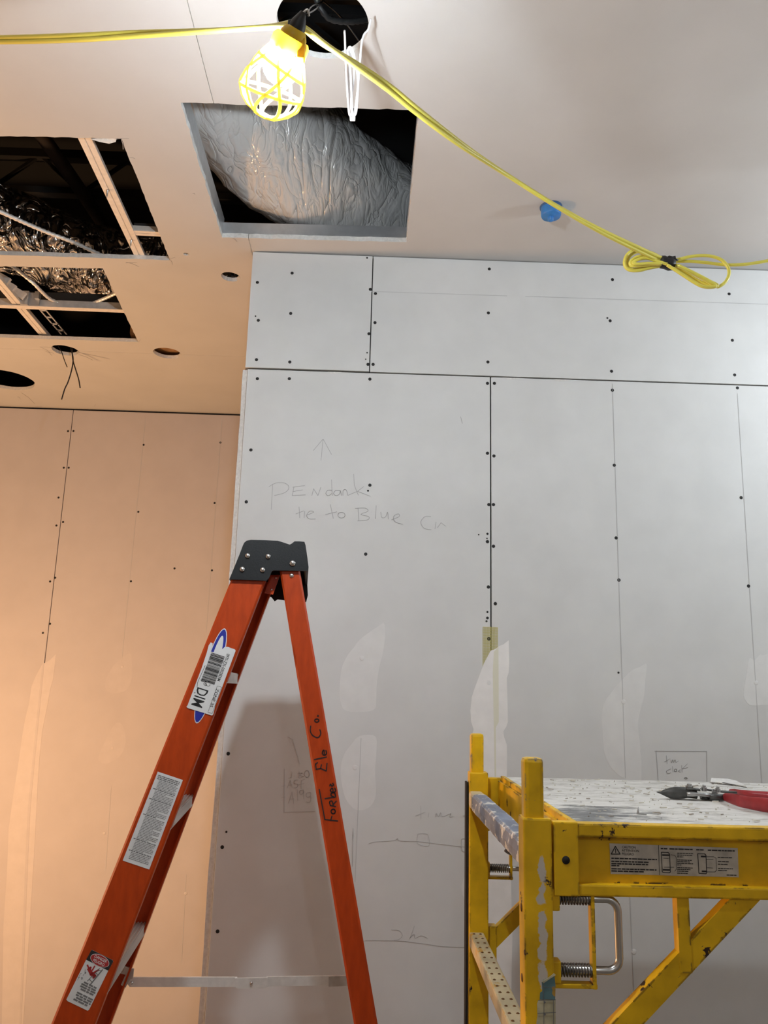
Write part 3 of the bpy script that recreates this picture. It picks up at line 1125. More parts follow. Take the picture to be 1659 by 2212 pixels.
# the torn paper flap in the corner of the upper opening
m3 = MB()
fl = [cz(195, 300, 0.004), cz(215, 306, -0.002), cz(236, 310, -0.003), cz(250, 306, 0.0), cz(252, 299, 0.004), cz(225, 297, 0.006)]
m3.prism(fl, (0, 0, -1), 0.0008)
m3.build('torn_flap', 'gypsum', cb_left)

# ================================================================== THINGS ABOVE THE CEILING
def duct(name, pts, rad, m, seed, amp, freq, label, squash=1.0, nseg=70, nr=44, grp=None):
    path = smooth_path(pts, max(2, nseg // (len(pts) - 1)))
    mb = MB()
    mb.tube(path, rad, nr, cap=True)
    off = V((seed * 3.7, seed * 1.3, 0))
    cnt = len(path)
    for i in range(cnt):
        c = path[i]
        for j in range(nr):
            q = i * nr + j
            d = mb.v[q] - c
            n1 = noise.noise((mb.v[q] + off) * freq)
            n2 = noise.noise(V((mb.v[q].x * freq * 3.1 + 5, mb.v[q].y * freq * 3.1, mb.v[q].z * freq * 2.2)))
            n3 = abs(noise.noise(V((mb.v[q].x * freq * 5.3, mb.v[q].y * freq * 5.3 + seed, mb.v[q].z * freq * 4.0))))
            kf = 1 + amp * (0.8 * n1 + 0.5 * n2 - 0.6 * n3)
            nv = V((d.x, d.y, d.z * squash)) * kf
            mb.v[q] = c + nv
    o = thing(name, path[len(path) // 2] - V((0, 0, rad)), label, 'duct', grp)
    mb.build('jacket', m, o)
    return o


duct('flexible_duct', [cz(330, 20, 0.40), cz(470, 170, 0.36), cz(620, 330, 0.30), cz(760, 430, 0.29), cz(900, 500, 0.33), cz(1080, 560, 0.40)], 0.215, 'duct_jacket', 2, 0.06, 7.0,
     'grey wrinkled insulated duct seen through the square ceiling opening', 1.0, 100, 64)
d2 = duct('foil_duct', [cz(-420, 320, 0.33), cz(-150, 432, 0.30), cz(40, 508, 0.285), cz(180, 562, 0.28), cz(320, 588, 0.30), cz(520, 560, 0.38)], 0.160, 'duct_foil', 5, 0.12, 9.0,
          'crumpled shiny foil duct behind the two large ceiling openings', 1.0, 110, 60)


def conduit(name, pts, r, m, label, ribs=True, cat='conduit', parent=None):
    path = smooth_path(pts, 10)
    total = sum((path[i + 1] - path[i]).length for i in range(len(path) - 1))
    # even spacing so that the armour ribs are regular
    step = r * 0.75
    out = [path[0]]
    acc = 0.0
    for i in range(len(path) - 1):
        a, b = path[i], path[i + 1]
        L = (b - a).length
        t = step - acc
        while t < L:
            out.append(a + (b - a) * (t / L))
            t += step
        acc = L - (t - step)
    rs = [r * (1.0 if (i % 3) else 0.80) for i in range(len(out))] if ribs else r
    mb = MB()
    mb.tube(out, rs, 8)
    o = mb.build(name, m)
    tag(o, label, cat, 'armoured conduits above the ceiling' if cat == 'conduit' else None)
    return o


conduit('armoured_conduit', [cz(-120, 400, 0.06), cz(0, 457, 0.05), cz(90, 497, 0.06), cz(160, 524, 0.06), cz(240, 560, 0.07), cz(330, 590, 0.10)], 0.0075, 'aluminium', 'ribbed metal conduit slanting across the upper left opening')
conduit('armoured_conduit', [cz(20, 570, 0.12), cz(70, 610, 0.07), cz(88, 628, 0.055), cz(112, 648, 0.05), cz(150, 660, 0.045), cz(190, 658, 0.05), cz(225, 645, 0.06), cz(275, 622, 0.08)], 0.0075, 'aluminium', 'sagging metal conduit looped below the foil duct in the lower left opening')
conduit('armoured_conduit', [cz(665, -60, 0.25), cz(684, 0, 0.22), cz(694, 20, 0.2), cz(715, 42, 0.2), cz(760, 47, 0.22), cz(800, 40, 0.26)], 0.008, 'dark_steel', 'dark conduit curving inside the big round ceiling hole')
conduit('hanger_chain', [cz(680, 152, 1.0) + (cz(815, 352, 0.66) - cz(680, 152, 1.0)) * (i_ / 4) for i_ in range(5)], 0.0035, 'spring_steel', 'thin chain hanging beside the grey duct', True, 'chain')
conduit('hanger_wire', [cz(640, -40, 0.4), cz(730, 30, 0.3), cz(790, 110, 0.25)], 0.0022, 'dark_steel', 'straight dark wire crossing inside the big round ceiling hole', False, 'wire')
conduit('drain_pipe', [cz(60, 250, 0.62), cz(180, 420, 0.58), cz(270, 560, 0.55)], 0.028, 'pipe_dark', 'dim brown pipe deep inside the upper left opening', False, 'pipe')

# insulation showing inside the small hole right of the wires
mb = MB()
mb.box(c3 + V((0, 0.05, 0.085)), (0.30, 0.30, 0.10), None, 0.02)
tag(mb.build('insulation_batt', 'kraft_paper'), 'brown paper faced insulation inside the small round hole right of the wires', 'insulation')

# blue cover on the sprinkler head
bc = cz(1190, 447)
sp_ = thing('sprinkler_cap', bc, 'blue plastic sprinkler cap on the pale ceiling', 'cap')
m3 = MB()
m3.lathe([(0.034, 0.0), (0.034, -0.003), (0.0315, -0.004), (0.030, -0.006)], bc, (0, 0, 1), 28)
m3.build('ring', 'blue_paper', sp_)
m3 = MB()
m3.lathe([(0.0305, -0.003), (0.0305, -0.028), (0.0285, -0.033), (0.0, -0.034)], bc, (0, 0, 1), 28, capped=False)
m3.build('cup', 'blue_cap', sp_)
m3 = MB()
m3.lathe([(0.0095, -0.032), (0.009, -0.044), (0.006, -0.046), (0.0, -0.047)], bc + V((0.0, 0.004, 0)), (0, 0, 1), 16, capped=False)
m3.build('nub', 'blue_cap', sp_)

# wires hanging from the small round hole
dy = c4.y
H = lambda x, y: on_y(x, y, dy)
wt = thing('loose_wire', c4, 'black wires dangling from the round hole beside the lower left opening', 'wire')
for pts, r in (([(150, 735), (154, 757), (158, 775), (155, 798), (147, 825), (140, 840), (133, 863)], 0.0028), ([(156, 740), (156, 762), (158, 780), (164, 800), (170, 820), (173, 838)], 0.0028), ([(126, 748), (133, 760), (138, 775), (141, 783), (145, 793)], 0.002)):
    m3 = MB()
    m3.tube(smooth_path([H(*p) for p in pts], 4), r, 7)
    m3.build('strand', 'black_wire', wt)

# pale wire coil hanging from the edge of the big hole
dyc = 1.50
Hc = lambda x, y: on_y(480 + x / 4.74, y / 4.74, dyc)
wc = thing('wire_coil', Hc(1330, 700), 'white wire folded into a long loop hanging from the big round hole', 'wire')
runs = [[(1520, 200), (1495, 300), (1450, 360), (1425, 460), (1412, 620), (1395, 820), (1385, 1000), (1370, 1150), (1345, 1180), (1330, 1120), (1322, 900), (1305, 650), (1290, 540)],
        [(1252, 315), (1258, 450), (1262, 600), (1272, 800), (1285, 1000), (1300, 1160), (1320, 1190)],
        [(1280, 620), (1285, 520), (1310, 480), (1345, 540), (1365, 640), (1385, 760), (1388, 900), (1365, 1090), (1340, 1200)],
        [(1300, 580), (1318, 500), (1335, 560), (1350, 640), (1345, 800), (1325, 1000), (1318, 1215)],
        [(1262, 640), (1275, 830), (1300, 1000), (1320, 1140), (1352, 1215)],
        [(1300, 560), (1292, 760), (1300, 960), (1330, 1170)]]
for i, rr in enumerate(runs):
    m3 = MB()
    pts = [on_y(480 + x / 4.74, y / 4.74, dyc + 0.004 * (i - 2.5) + 0.003 * sin(k_ * 1.7 + i)) for k_, (x, y) in enumerate(rr)]
    m3.tube(smooth_path(pts, 5), 0.0024, 7)
    m3.build('strand', 'white_wire', wc)
m3 = MB()
m3.box(Hc(1335, 1200), (0.012, 0.012, 0.012), None, 0.002)
m3.build('tie', 'label_white', wc)

# ================================================================== STRING LIGHT
LY = 1.12
Bt = on_y(566, 247, LY + 0.035)           # guard bottom
Tp = on_y(646, 48, LY - 0.055)            # hook end
axis = (Tp - Bt).normalized()
LEN = (Tp - Bt).length
sl = thing('string_light', Bt, 'glowing caged work lamp on a yellow cord strung below the ceiling', 'lamp')
sx = axis.cross(V((0, 1, 0))).normalized()
sy = axis.cross(sx).normalized()
if sx.x < 0:
    sx = -sx
LP = lambda h, r, q: Bt + axis * (h * LEN) + (sx * cos(q) + sy * sin(q)) * r
# guard: spiral crossing ribs + rings
RMAX = 0.050
prof = [(0.0, 0.012), (0.03, 0.028), (0.09, 0.040), (0.20, RMAX), (0.36, RMAX * 0.99), (0.50, 0.042), (0.60, 0.034), (0.68, 0.027), (0.73, 0.025)]


def pr(h):
    for (h0, r_0), (h1, r_1) in zip(prof[:-1], prof[1:]):
        if h <= h1:
            t = (h - h0) / (h1 - h0)
            return r_0 + (r_1 - r_0) * t
    return prof[-1][1]


cage = MB()
cage.tube([LP(0.0, 0.012, 2 * pi * i / 20) for i in range(20)], 0.0032, 6, True)
cage.build('guard', 'cage_yellow', sl)
guard = sl.children[-1]
for kq in range(5):
    for sgn in (1, -1):
        m3 = MB()
        pts = [LP(h / 24 * 0.73, pr(h / 24 * 0.73), 0.35 + 2 * pi * kq / 5 + sgn * 1.15 * (h / 24)) for h in range(25)]
        m3.tube(pts, 0.0030, 6)
        m3.build('guard_rib', 'cage_yellow', guard)
for hh, tilt in ((0.25, 0.06), (0.52, -0.03)):
    m3 = MB()
    m3.tube([LP(hh + tilt * cos(2 * pi * i / 36 + 0.6), pr(hh + tilt * cos(2 * pi * i / 36 + 0.6)), 2 * pi * i / 36) for i in range(36)], 0.0030, 6, True)
    m3.build('guard_ring', 'cage_yellow', guard)
# yellow collar with tab
m3 = MB()
m3.lathe([(0.028, 0.0), (0.030, 0.004), (0.030, 0.018), (0.026, 0.024)], LP(0.68, 0, 0), axis, 22)
m3.box(LP(0.78, 0.026, 0.3), (0.012, 0.014, 0.036), None, 0.002)
m3.build('collar', 'lamp_yellow', sl)
# socket
m3 = MB()
m3.lathe([(0.020, 0.0), (0.0215, 0.008), (0.0215, 0.03), (0.017, 0.038), (0.012, 0.042)], LP(0.66, 0, 0), axis, 20)
m3.build('socket', 'lamp_yellow', sl)
m3 = MB()
m3.lathe([(0.015, 0.0), (0.016, 0.008), (0.012, 0.026), (0.007, 0.036), (0.004, 0.042)], LP(0.82, 0, 0), axis, 16)
m3.box(LP(0.93, 0.008, 2.5), (0.012, 0.012, 0.018), None, 0.003)
m3.build('strain_relief', 'black_tape', sl)
# bulb
m3 = MB()
m3.lathe([(0.001, 0.0), (0.012, 0.002), (0.022, 0.009), (0.0285, 0.02), (0.030, 0.031), (0.0285, 0.042), (0.0245, 0.051)], LP(0.34, 0, 0), axis, 28)
bulb_o = m3.build('bulb', 'bulb_glow', sl)
m3 = MB()
m3.lathe([(0.0242, 0.0512), (0.021, 0.057), (0.0165, 0.066), (0.0145, 0.074)], LP(0.34, 0, 0), axis, 28)
m3.build('bulb_neck', 'label_white', bulb_o)
# hook and tie wire up into the hole
m3 = MB()
m3.tube(smooth_path([Tp - axis * 0.01, Tp + axis * 0.01, Tp + axis * 0.016 + V((0.006, 0, 0.004)), Tp + axis * 0.008 + V((0.012, 0.0, 0.002))], 5), 0.0018, 7)
m3.build('hook', 'rod_steel', sl)
m3 = MB()
up1 = cz(700, 0, 0.12)
m3.tube(smooth_path([Tp + axis * 0.012 + V((0.006, 0, 0)), (Tp + up1) / 2 + V((0.004, 0, 0.0)), up1, cz(740, -40, 0.35)], 6), 0.0012, 6)
m3.tube(smooth_path([Tp + axis * 0.012 + V((0.008, 0, 0)), (Tp + up1) / 2 + V((-0.004, 0, 0.006)), up1, cz(745, -46, 0.35)], 6), 0.0012, 6)
m3.build('tie_wire', 'dark_steel', sl)


def twin(path3, r, gap, wob):
    ta, tb = [], []
    for i, p in enumerate(path3):
        t = (path3[min(i + 1, len(path3) - 1)] - path3[max(i - 1, 0)]).normalized()
        s_ = t.cross(V((0, 1, 0))).normalized()
        u_ = s_.cross(t)
        q = wob * sin(i * 0.13)
        o_ = (s_ * cos(q) + u_ * sin(q)) * gap
        ta.append(p + o_)
        tb.append(p - o_)
    return ta, tb


Cd = lambda x, y, d: on_y(x, y, d)
left = [V((RX0 + 0.02, 2.2, 2.62)), V((-2.2, 1.85, 2.46)), Cd(-260, 90, 1.60), Cd(-80, 87, 1.46), Cd(0, 86, 1.41), Cd(150, 82, 1.33), Cd(300, 74, 1.26), Cd(450, 67, 1.19), Cd(560, 60, 1.14), Cd(612, 55, 1.10), Cd(640, 52, 1.075)]
right = [Cd(646, 52, 1.075), Cd(662, 64, 1.09), Cd(700, 95, 1.13), Cd(760, 134, 1.19), Cd(840, 190, 1.27), Cd(905, 243, 1.34), Cd(1000, 315, 1.45), Cd(1100, 381, 1.58), Cd(1200, 444, 1.66), Cd(1300, 500, 1.74), Cd(1400, 548, 1.82), Cd(1440, 566, 1.85)]
for i, (pp, nm) in enumerate(((left, 'cord'), (right, 'cord'))):
    a, b = twin(smooth_path(pp, 8), 0.0040, 0.0040, 0.7)
    m3 = MB()
    m3.tube(a, 0.0044, 10)
    m3.tube(b, 0.0044, 10)
    m3.build('cord', 'yellow_cord', sl)
BY = 1.85
C3 = lambda s, dd: [on_y(1000 + x / 2.517, 380 + y / 2.517, BY + dd) for x, y in s]
loops = [([(1120, 478), (1040, 440), (1000, 412), (960, 402), (925, 404), (892, 430), (878, 470), (888, 500), (915, 514), (960, 514), (1010, 502), (1075, 490), (1130, 485)], 0.0),
         ([(1115, 470), (1040, 425), (990, 412), (940, 415), (905, 440), (893, 480), (912, 505), (960, 507), (1075, 484)], 0.010),
         ([(1110, 475), (1060, 455), (1000, 435), (950, 440), (915, 462), (912, 485), (945, 490), (1000, 485), (1075, 482)], -0.008),
         ([(1110, 480), (1060, 465), (1005, 448), (960, 452), (925, 470), (945, 480), (1010, 476), (1080, 478)], -0.014),
         ([(1110, 465), (1180, 452), (1240, 438), (1310, 433), (1365, 440), (1410, 460), (1440, 495), (1447, 530), (1432, 570), (1400, 598), (1378, 601), (1340, 580), (1260, 535), (1180, 495), (1115, 478)], 0.004),
         ([(1110, 480), (1150, 505), (1200, 535), (1250, 570), (1290, 595), (1330, 606), (1368, 603), (1383, 594), (1340, 572), (1250, 528), (1170, 488), (1110, 474)], -0.008),
         ([(1110, 484), (1160, 515), (1210, 548), (1260, 580), (1300, 600), (1345, 604), (1375, 598), (1330, 566), (1240, 520), (1170, 486)], -0.016),
         ([(1110, 476), (1160, 500), (1220, 535), (1280, 570), (1330, 592), (1374, 600)], 0.012),
         ([(1110, 462), (1160, 465), (1230, 464), (1310, 470), (1390, 480), (1460, 484), (1540, 480), (1620, 468), (1720, 450), (1900, 420)], 0.014)]
for s_, dd in loops:
    m3 = MB()
    m3.tube(smooth_path(C3(s_, dd) + ([V((1.80, 1.76, 2.60))] if s_[-1][0] > 1800 else []), 5), 0.0042, 9)
    m3.build('cord_loop', 'yellow_cord', sl)
m3 = MB()
tp = C3([(1068, 462), (1085, 468), (1105, 474), (1126, 480), (1148, 484)], -0.003)
m3.tube(tp, [0.0135, 0.0165, 0.0155, 0.0168, 0.0140], 14)
m3.tube(C3([(1100, 455), (1120, 446), (1140, 450), (1152, 440), (1150, 455), (1170, 458)], -0.012), [0.004, 0.006, 0.006, 0.003, 0.005, 0.002], 7)
m3.build('tape_wrap', 'black_tape', sl)

# ================================================================== STEPLADDER
LT = V((-0.2, 1.735, 1.70))
WX = V((-0.078, 1.0, 0)).normalized()      # across the ladder (towards the wall)
SX = V((1.0, 0.078, 0)).normalized()       # along its side
FLARE = 0.058
LN = (WX * -1 + V((0, 0, -FLARE))).normalized()
LNN = (V((0, 0, 1)).cross(SX)).normalized()
DN = (V((0, 0, -1)) - WX * FLARE).normalized()   # down the near side plane
near_n = SX.cross(DN).normalized()
if near_n.y > 0:
    near_n = -near_n                        # towards the camera


def lad(px, py):
    return on_plane(px, py, LT, near_n)


TOPW = 0.30


def far_of(p):
    """mirror a near-side point to the far side of the ladder"""
    d = TOPW + 2 * FLARE * (LT.z - p.z)
    return p + WX * d


ladder = thing('stepladder', (LT.x + 0.05, 1.95, FLOOR), 'orange fibreglass stepladder with black cap in front of the grey wall', 'ladder')


def extend(a, b, z):
    t = (z - a.z) / (b.z - a.z)
    return a + (b - a) * t


fl_t, fr_t = lad(499, 1252), lad(574, 1252)
fl_b, fr_b = lad(110, 2212), lad(205, 2212)
rl_t, rr_t = lad(605, 1238), lad(649, 1238)
rl_b, rr_b = lad(764.5, 2212), lad(816, 2212)


def rail(lt, rt, lb, rb, ztop, zbot, flange, far, nm):
    a0, a1 = extend(lt, lb, ztop), extend(rt, rb, ztop)
    b0, b1 = extend(lt, lb, zbot), extend(rt, rb, zbot)
    t_ = 0.0045
    inn = WX.copy()
    if far:
        a0, a1, b0, b1 = far_of(a0), far_of(a1), far_of(b0), far_of(b1)
        inn = -WX
    m4 = MB()

    def ringpts(p0, p1):
        d = (p1 - p0)
        L = d.length
        d.normalize()
        c_ = 0.004
        prof_ = [(c_, 0), (L - c_, 0), (L, c_), (L, flange), (L - t_, flange), (L - t_, t_), (t_, t_), (t_, flange), (0, flange), (0, c_)]
        return [p0 + d * x + inn * y for x, y in prof_]
    A, B = ringpts(a0, a1), ringpts(b0, b1)
    n_ = len(A)
    fs = [[i, (i + 1) % n_, n_ + (i + 1) % n_, n_ + i] for i in range(n_)]
    fs += [[0, 1, 2, 5 + 0, 6, 9], [2, 3, 4, 5], [6, 7, 8, 9]]
    fs += [[n_ + i for i in f] for f in fs[-3:]]
    m4.add(A + B, fs)
    return m4.build(nm, 'orange_rail', ladder)


ZT = 1.665
r_fn = rail(fl_t, fr_t, fl_b, fr_b, ZT, FLOOR + 0.02, 0.030, False, 'front_rail')
rail(fl_t, fr_t, fl_b, fr_b, ZT, FLOOR + 0.02, 0.030, True, 'front_rail')
r_rn = rail(rl_t, rr_t, rl_b, rr_b, ZT, FLOOR + 0.02, 0.026, False, 'rear_rail')
rail(rl_t, rr_t, rl_b, rr_b, ZT, FLOOR + 0.02, 0.026, True, 'rear_rail')
# feet
for far in (False, True):
    for (lt, rt, lb, rb) in ((fl_t, fr_t, fl_b, fr_b), (rl_t, rr_t, rl_b, rr_b)):
        a = (extend(lt, lb, FLOOR + 0.03) + extend(rt, rb, FLOOR + 0.03)) / 2
        wd = (extend(lt, lb, FLOOR + 0.03) - extend(rt, rb, FLOOR + 0.03)).length
        if far:
            a = far_of(a)
        inn = -WX if far else WX
        m4 = MB()
        m4.box(V((a.x, a.y, FLOOR + 0.03)) + inn * 0.015, (wd + 0.012, 0.042, 0.06), Matrix((SX, WX, V((0, 0, 1)))).transposed(), 0.006)
        m4.build('foot', 'cap_plastic', ladder)

# top cap: two shaped side plates and a top between them
Q4 = lambda s: [lad(380 + x / 3.95, 1100 + y / 3.95) for x, y in s]
outline = [(457, 604), (500, 500), (545, 390), (572, 318), (584, 292), (606, 274), (640, 268), (760, 270), (868, 275), (900, 284), (972, 308), (990, 298), (1012, 280), (1050, 280), (1096, 284), (1106, 312), (1122, 420), (1132, 500), (1128, 532), (1040, 530), (835, 527), (818, 535), (805, 570), (790, 600), (770, 616), (700, 612), (560, 606)]
cap_pts = [p + near_n * 0.002 for p in Q4(outline)]
cap = MB()
cap.prism(cap_pts, near_n, 0.005)
far_outline = outline[:18] + [(1138, 600), (1120, 668), (1085, 676), (835, 640), (805, 660)] + outline[24:]
far_pts = [far_of(p) - WX * 0.001 for p in Q4(far_outline)]
cap.prism(far_pts, WX, 0.005)
top = [4, 5, 6, 7, 8, 9, 10, 11, 12, 13, 14]
th_ = V((0, 0, -0.006))
for i, j in zip(top[:-1], top[1:]):
    a, b = cap_pts[i], cap_pts[j]
    a2, b2 = far_of(a), far_of(b)
    vs = [a, b, b2, a2, a + th_, b + th_, b2 + th_, a2 + th_]
    cap.add(vs, [[0, 1, 2, 3], [7, 6, 5, 4], [0, 4, 5, 1], [1, 5, 6, 2], [2, 6, 7, 3], [3, 7, 4, 0]])
for i, j in ((0, 1), (1, 2), (2, 3), (3, 4), (14, 15), (15, 16), (16, 17)):     # closed front and back lips
    a, b = cap_pts[i], cap_pts[j]
    a2, b2 = far_of(a), far_of(b)
    sgn = SX * (0.006 if i < 5 else -0.006)
    vs = [a, b, b2, a2, a + sgn, b + sgn, b2 + sgn, a2 + sgn]
    cap.add(vs, [[0, 1, 2, 3], [7, 6, 5, 4], [0, 4, 5, 1], [1, 5, 6, 2], [2, 6, 7, 3], [3, 7, 4, 0]])
capo = cap.build('top_cap', 'cap_plastic', ladder)
for p, r in (((614, 403), 0.0060), ((788, 409), 0.0060), ((568, 518), 0.0060), ((741, 524), 0.0060), ((996, 467), 0.0070)):
    m4 = MB()
    m4.dome(Q4([p])[0] + near_n * 0.007, near_n, r, 0.005, 14)
    m4.build('rivet', 'rivet_steel', capo)
m4 = MB()
m4.dome(Q4([(987, 566)])[0], near_n, 0.0052, 0.003, 12)
m4.build('rivet', 'rivet_steel', r_rn)
# bracket plate below the cap between the rails
m4 = MB()
m4.prism([p + WX * 0.030 for p in Q4([(800, 545), (885, 545), (825, 715), (752, 700)])], WX, 0.003)
m4.build('hinge_plate', 'orange_rail', ladder)
for p in ((850, 570), (812, 672)):
    m4 = MB()
    m4.dome(Q4([p])[0] + WX * 0.030, near_n, 0.003, 0.002, 8)
    m4.build('rivet', 'rivet_steel', ladder)

# treads
for k_ in range(0, 6):
    zt = 0.2865 * k_
    a0 = extend(fl_t, fl_b, zt)
    a1 = extend(fr_t, fr_b, zt)
    xo0 = a0 + SX * 0.006
    xo1 = a1 - SX * 0.005
    L = (far_of(a0) - a0).length
    m4 = MB()
    dpth = (xo1 - xo0).length
    c_ = (xo0 + xo1) / 2 + WX * (L / 2)
    Rm = Matrix((SX, WX, V((0, 0, 1)))).transposed()
    m4.box(c_, (dpth, L - 0.012, 0.004), Rm)
    for q in range(9):                        # ribs of the tread
        m4.box(c_ + SX * (-dpth / 2 + dpth * (q + 0.5) / 9) + V((0, 0, 0.0028)), (dpth / 22, L - 0.012, 0.0025), Rm)
    m4.box(c_ + SX * (dpth / 2 - 0.002) + V((0, 0, -0.010)), (0.003, L - 0.012, 0.020), Rm)
    m4.box(c_ - SX * (dpth / 2 - 0.002) + V((0, 0, -0.014)), (0.003, L - 0.012, 0.028), Rm)
    m4.build('step', 'tread_aluminium', ladder)

# spreaders (far one is in view)
def spreader(plane_pt, side_n, shift):
    f = lambda x, y: on_plane(x, y, plane_pt, near_n_far) + shift
    m5 = MB()
    m5.prism([f(284, 2111), f(277, 2116), f(274, 2124), f(280, 2132), f(512, 2132), f(512, 2111)], WX, 0.004)
    m5.prism([f(576, 2110), f(748, 2108), f(748, 2128), f(576, 2131)], WX, 0.004)
    o5 = m5.build('spreader_arm', 'aluminium', ladder)
    m5 = MB()
    m5.prism([f(508, 2112), f(578, 2111), f(578, 2131), f(572, 2134), f(512, 2134), f(508, 2130)], -WX, 0.004)
    m5.build('spreader_hinge', 'aluminium', o5)
    m5 = MB()
    m5.prism([f(258, 2082), f(290, 2092), f(288, 2112), f(282, 2114), f(272, 2132), f(262, 2126), f(272, 2104), f(254, 2100)], -WX, 0.005)
    m5.build('spreader_bracket', 'tread_aluminium', o5)
    m5 = MB()
    m5.prism([f(710, 2108), f(760, 2106), f(760, 2128), f(710, 2130)], -WX, 0.005)
    m5.build('spreader_bracket', 'tread_aluminium', o5)
    for p in ((285, 2122), (543, 2122), (264, 2094)):
        m5 = MB()
        m5.dome(f(*p) - WX * 0.005, -WX, 0.004, 0.003, 10)
        m5.build('rivet', 'rivet_steel', o5)
    return o5


DNF = (V((0, 0, -1)) + WX * FLARE).normalized()
near_n_far = SX.cross(DNF).normalized()
if near_n_far.y > 0:
    near_n_far = -near_n_far
far_pl = LT + WX * (TOPW - 0.02)
s_far = spreader(far_pl, near_n_far, V((0, 0, 0)))
# its twin on the near side, just below the picture's edge
m5 = MB()
p0 = far_pl
pa = on_plane(284, 2122, far_pl, near_n_far)
pb = on_plane(748, 2118, far_pl, near_n_far)
near_d = lambda p: p - WX * ((TOPW - 0.02) + 2 * FLARE * (LT.z - p.z) - 0.02)
m5.bar(near_d(pa), near_d(pb), 0.004, 0.020)
m5.build('spreader_arm', 'aluminium', ladder)

# labels of the front rail ---------------------------------------------------
u_ = (fl_b - fl_t).normalized()              # down the rail
wv_ = (fr_t - fl_t)
wv_ = (wv_ - u_ * wv_.dot(u_)).normalized()  # across the rail


def px_dir(pa, pb):
    return (lad(*pb) - lad(*pa)).normalized()


# blue oval emblem
lo = MB()
ctr = (lad(484, 1358) + lad(426, 1562)) / 2
emb_u = (lad(425, 1562) - lad(486, 1357))
eh = emb_u.length / 2
emb_u.normalize()
emb_w = emb_u.cross(near_n).normalized()
if emb_w.x < 0:
    emb_w = -emb_w


def oval(cn, a_, b_, n_=36):
    return [cn + emb_u * (a_ * cos(2 * pi * i / n_)) + emb_w * (b_ * sin(2 * pi * i / n_)) for i in range(n_)]


lo.prism([p + near_n * 0.0002 for p in oval(ctr, eh, 0.0175)], near_n, 0.0003)
ov = lo.build('emblem', 'label_white', r_fn, None, 'blue oval emblem with white rim')
lo = MB()
lo.prism([p + near_n * 0.0006 for p in oval(ctr, eh - 0.0022, 0.0155)], near_n, 0.0002)
lo.build('emblem_blue', 'logo_blue', ov)
lo = MB()
lo.prism([p + near_n * 0.0009 for p in oval(ctr - emb_u * 0.004, eh * 0.80, 0.0095)], near_n, 0.0002)
lo.build('emblem_white', 'label_white', ov)

Q5 = lambda s: [lad(400 + x / 9.214, 1340 + y / 9.214) for x, y in s]
lb_ = MB()
lab = Q5([(850, 530), (985, 578), (1003, 595), (1000, 620), (600, 1700), (560, 1870), (540, 1893), (515, 1890), (380, 1845), (130, 1770), (50, 1745), (28, 1720), (50, 1690), (330, 950), (430, 650), (470, 500), (510, 440), (550, 460), (545, 500), (500, 620), (590, 640), (740, 575), (790, 530)])
lb_.prism([p + near_n * 0.0012 for p in lab], near_n, 0.0003)
labo = lb_.build('barcode_label', 'label_white', r_fn, None, 'white torn barcode sticker over the blue oval')
tx = (Q5([(455, 1810)])[0] - Q5([(640, 1310)])[0]).normalized()     # reading direction of the sticker
ty = tx.cross(near_n).normalized()
if ty.x < 0:
    ty = -ty
pr_ = MB()
NB = near_n
rb = random.Random(11)
o_bar = Q5([(525, 640)])[0] + NB * 0.0016
o_bar_w = (Q5([(800, 700)])[0] - Q5([(525, 640)])[0]).dot(ty)
lenb = (Q5([(310, 1200)])[0] - Q5([(525, 640)])[0]).dot(tx)
x = 0.0
while x < lenb:
    wd = rb.choice((0.0005, 0.0005, 0.0009, 0.0014, 0.0020))
    quad_mb(pr_, o_bar, tx, ty, x, 0.0, x + wd, o_bar_w, NB, 0.0001)
    x += wd + rb.choice((0.0004, 0.0005, 0.0009))
lift = 0.0017
text_mb(pr_, '0970-Z35-00028DIM', Q5([(832, 660)])[0], tx, ty, 0.0095, NB, 'LEFT', 0.72, lift)
text_mb(pr_, 'DIM', Q5([(258, 1315)])[0], tx, ty, 0.034, NB, 'LEFT', 0.66, lift)
text_mb(pr_, 'ZONE 35', Q5([(622, 1355)])[0], tx, ty, 0.0092, NB, 'LEFT', 1.05, lift)
fr_ = Q5([(640, 1308), (725, 1330), (540, 1855), (455, 1830)])
for a, b in zip(fr_, fr_[1:] + fr_[:1]):
    pr_.ribbon([a + NB * 0.0016, b + NB * 0.0016], NB, 0.0006, 0.0001)
for s_ in ([(310, 1190), (350, 1185), (330, 1215), (500, 1225), (535, 1240)], [(440, 1230), (380, 1245), (375, 1280), (420, 1300), (430, 1265), (395, 1262), (450, 1310), (490, 1300), (495, 1275)], [(180, 1445), (205, 1440)], [(240, 1340), (245, 1250), (400, 900)]):
    pr_.ribbon(smooth_path([p + NB * 0.0016 for p in Q5(s_)], 3) if len(s_) > 3 else [p + NB * 0.0016 for p in Q5(s_)], NB, 0.0009, 0.0001)
pr_.build('label_print', 'print_black', labo)

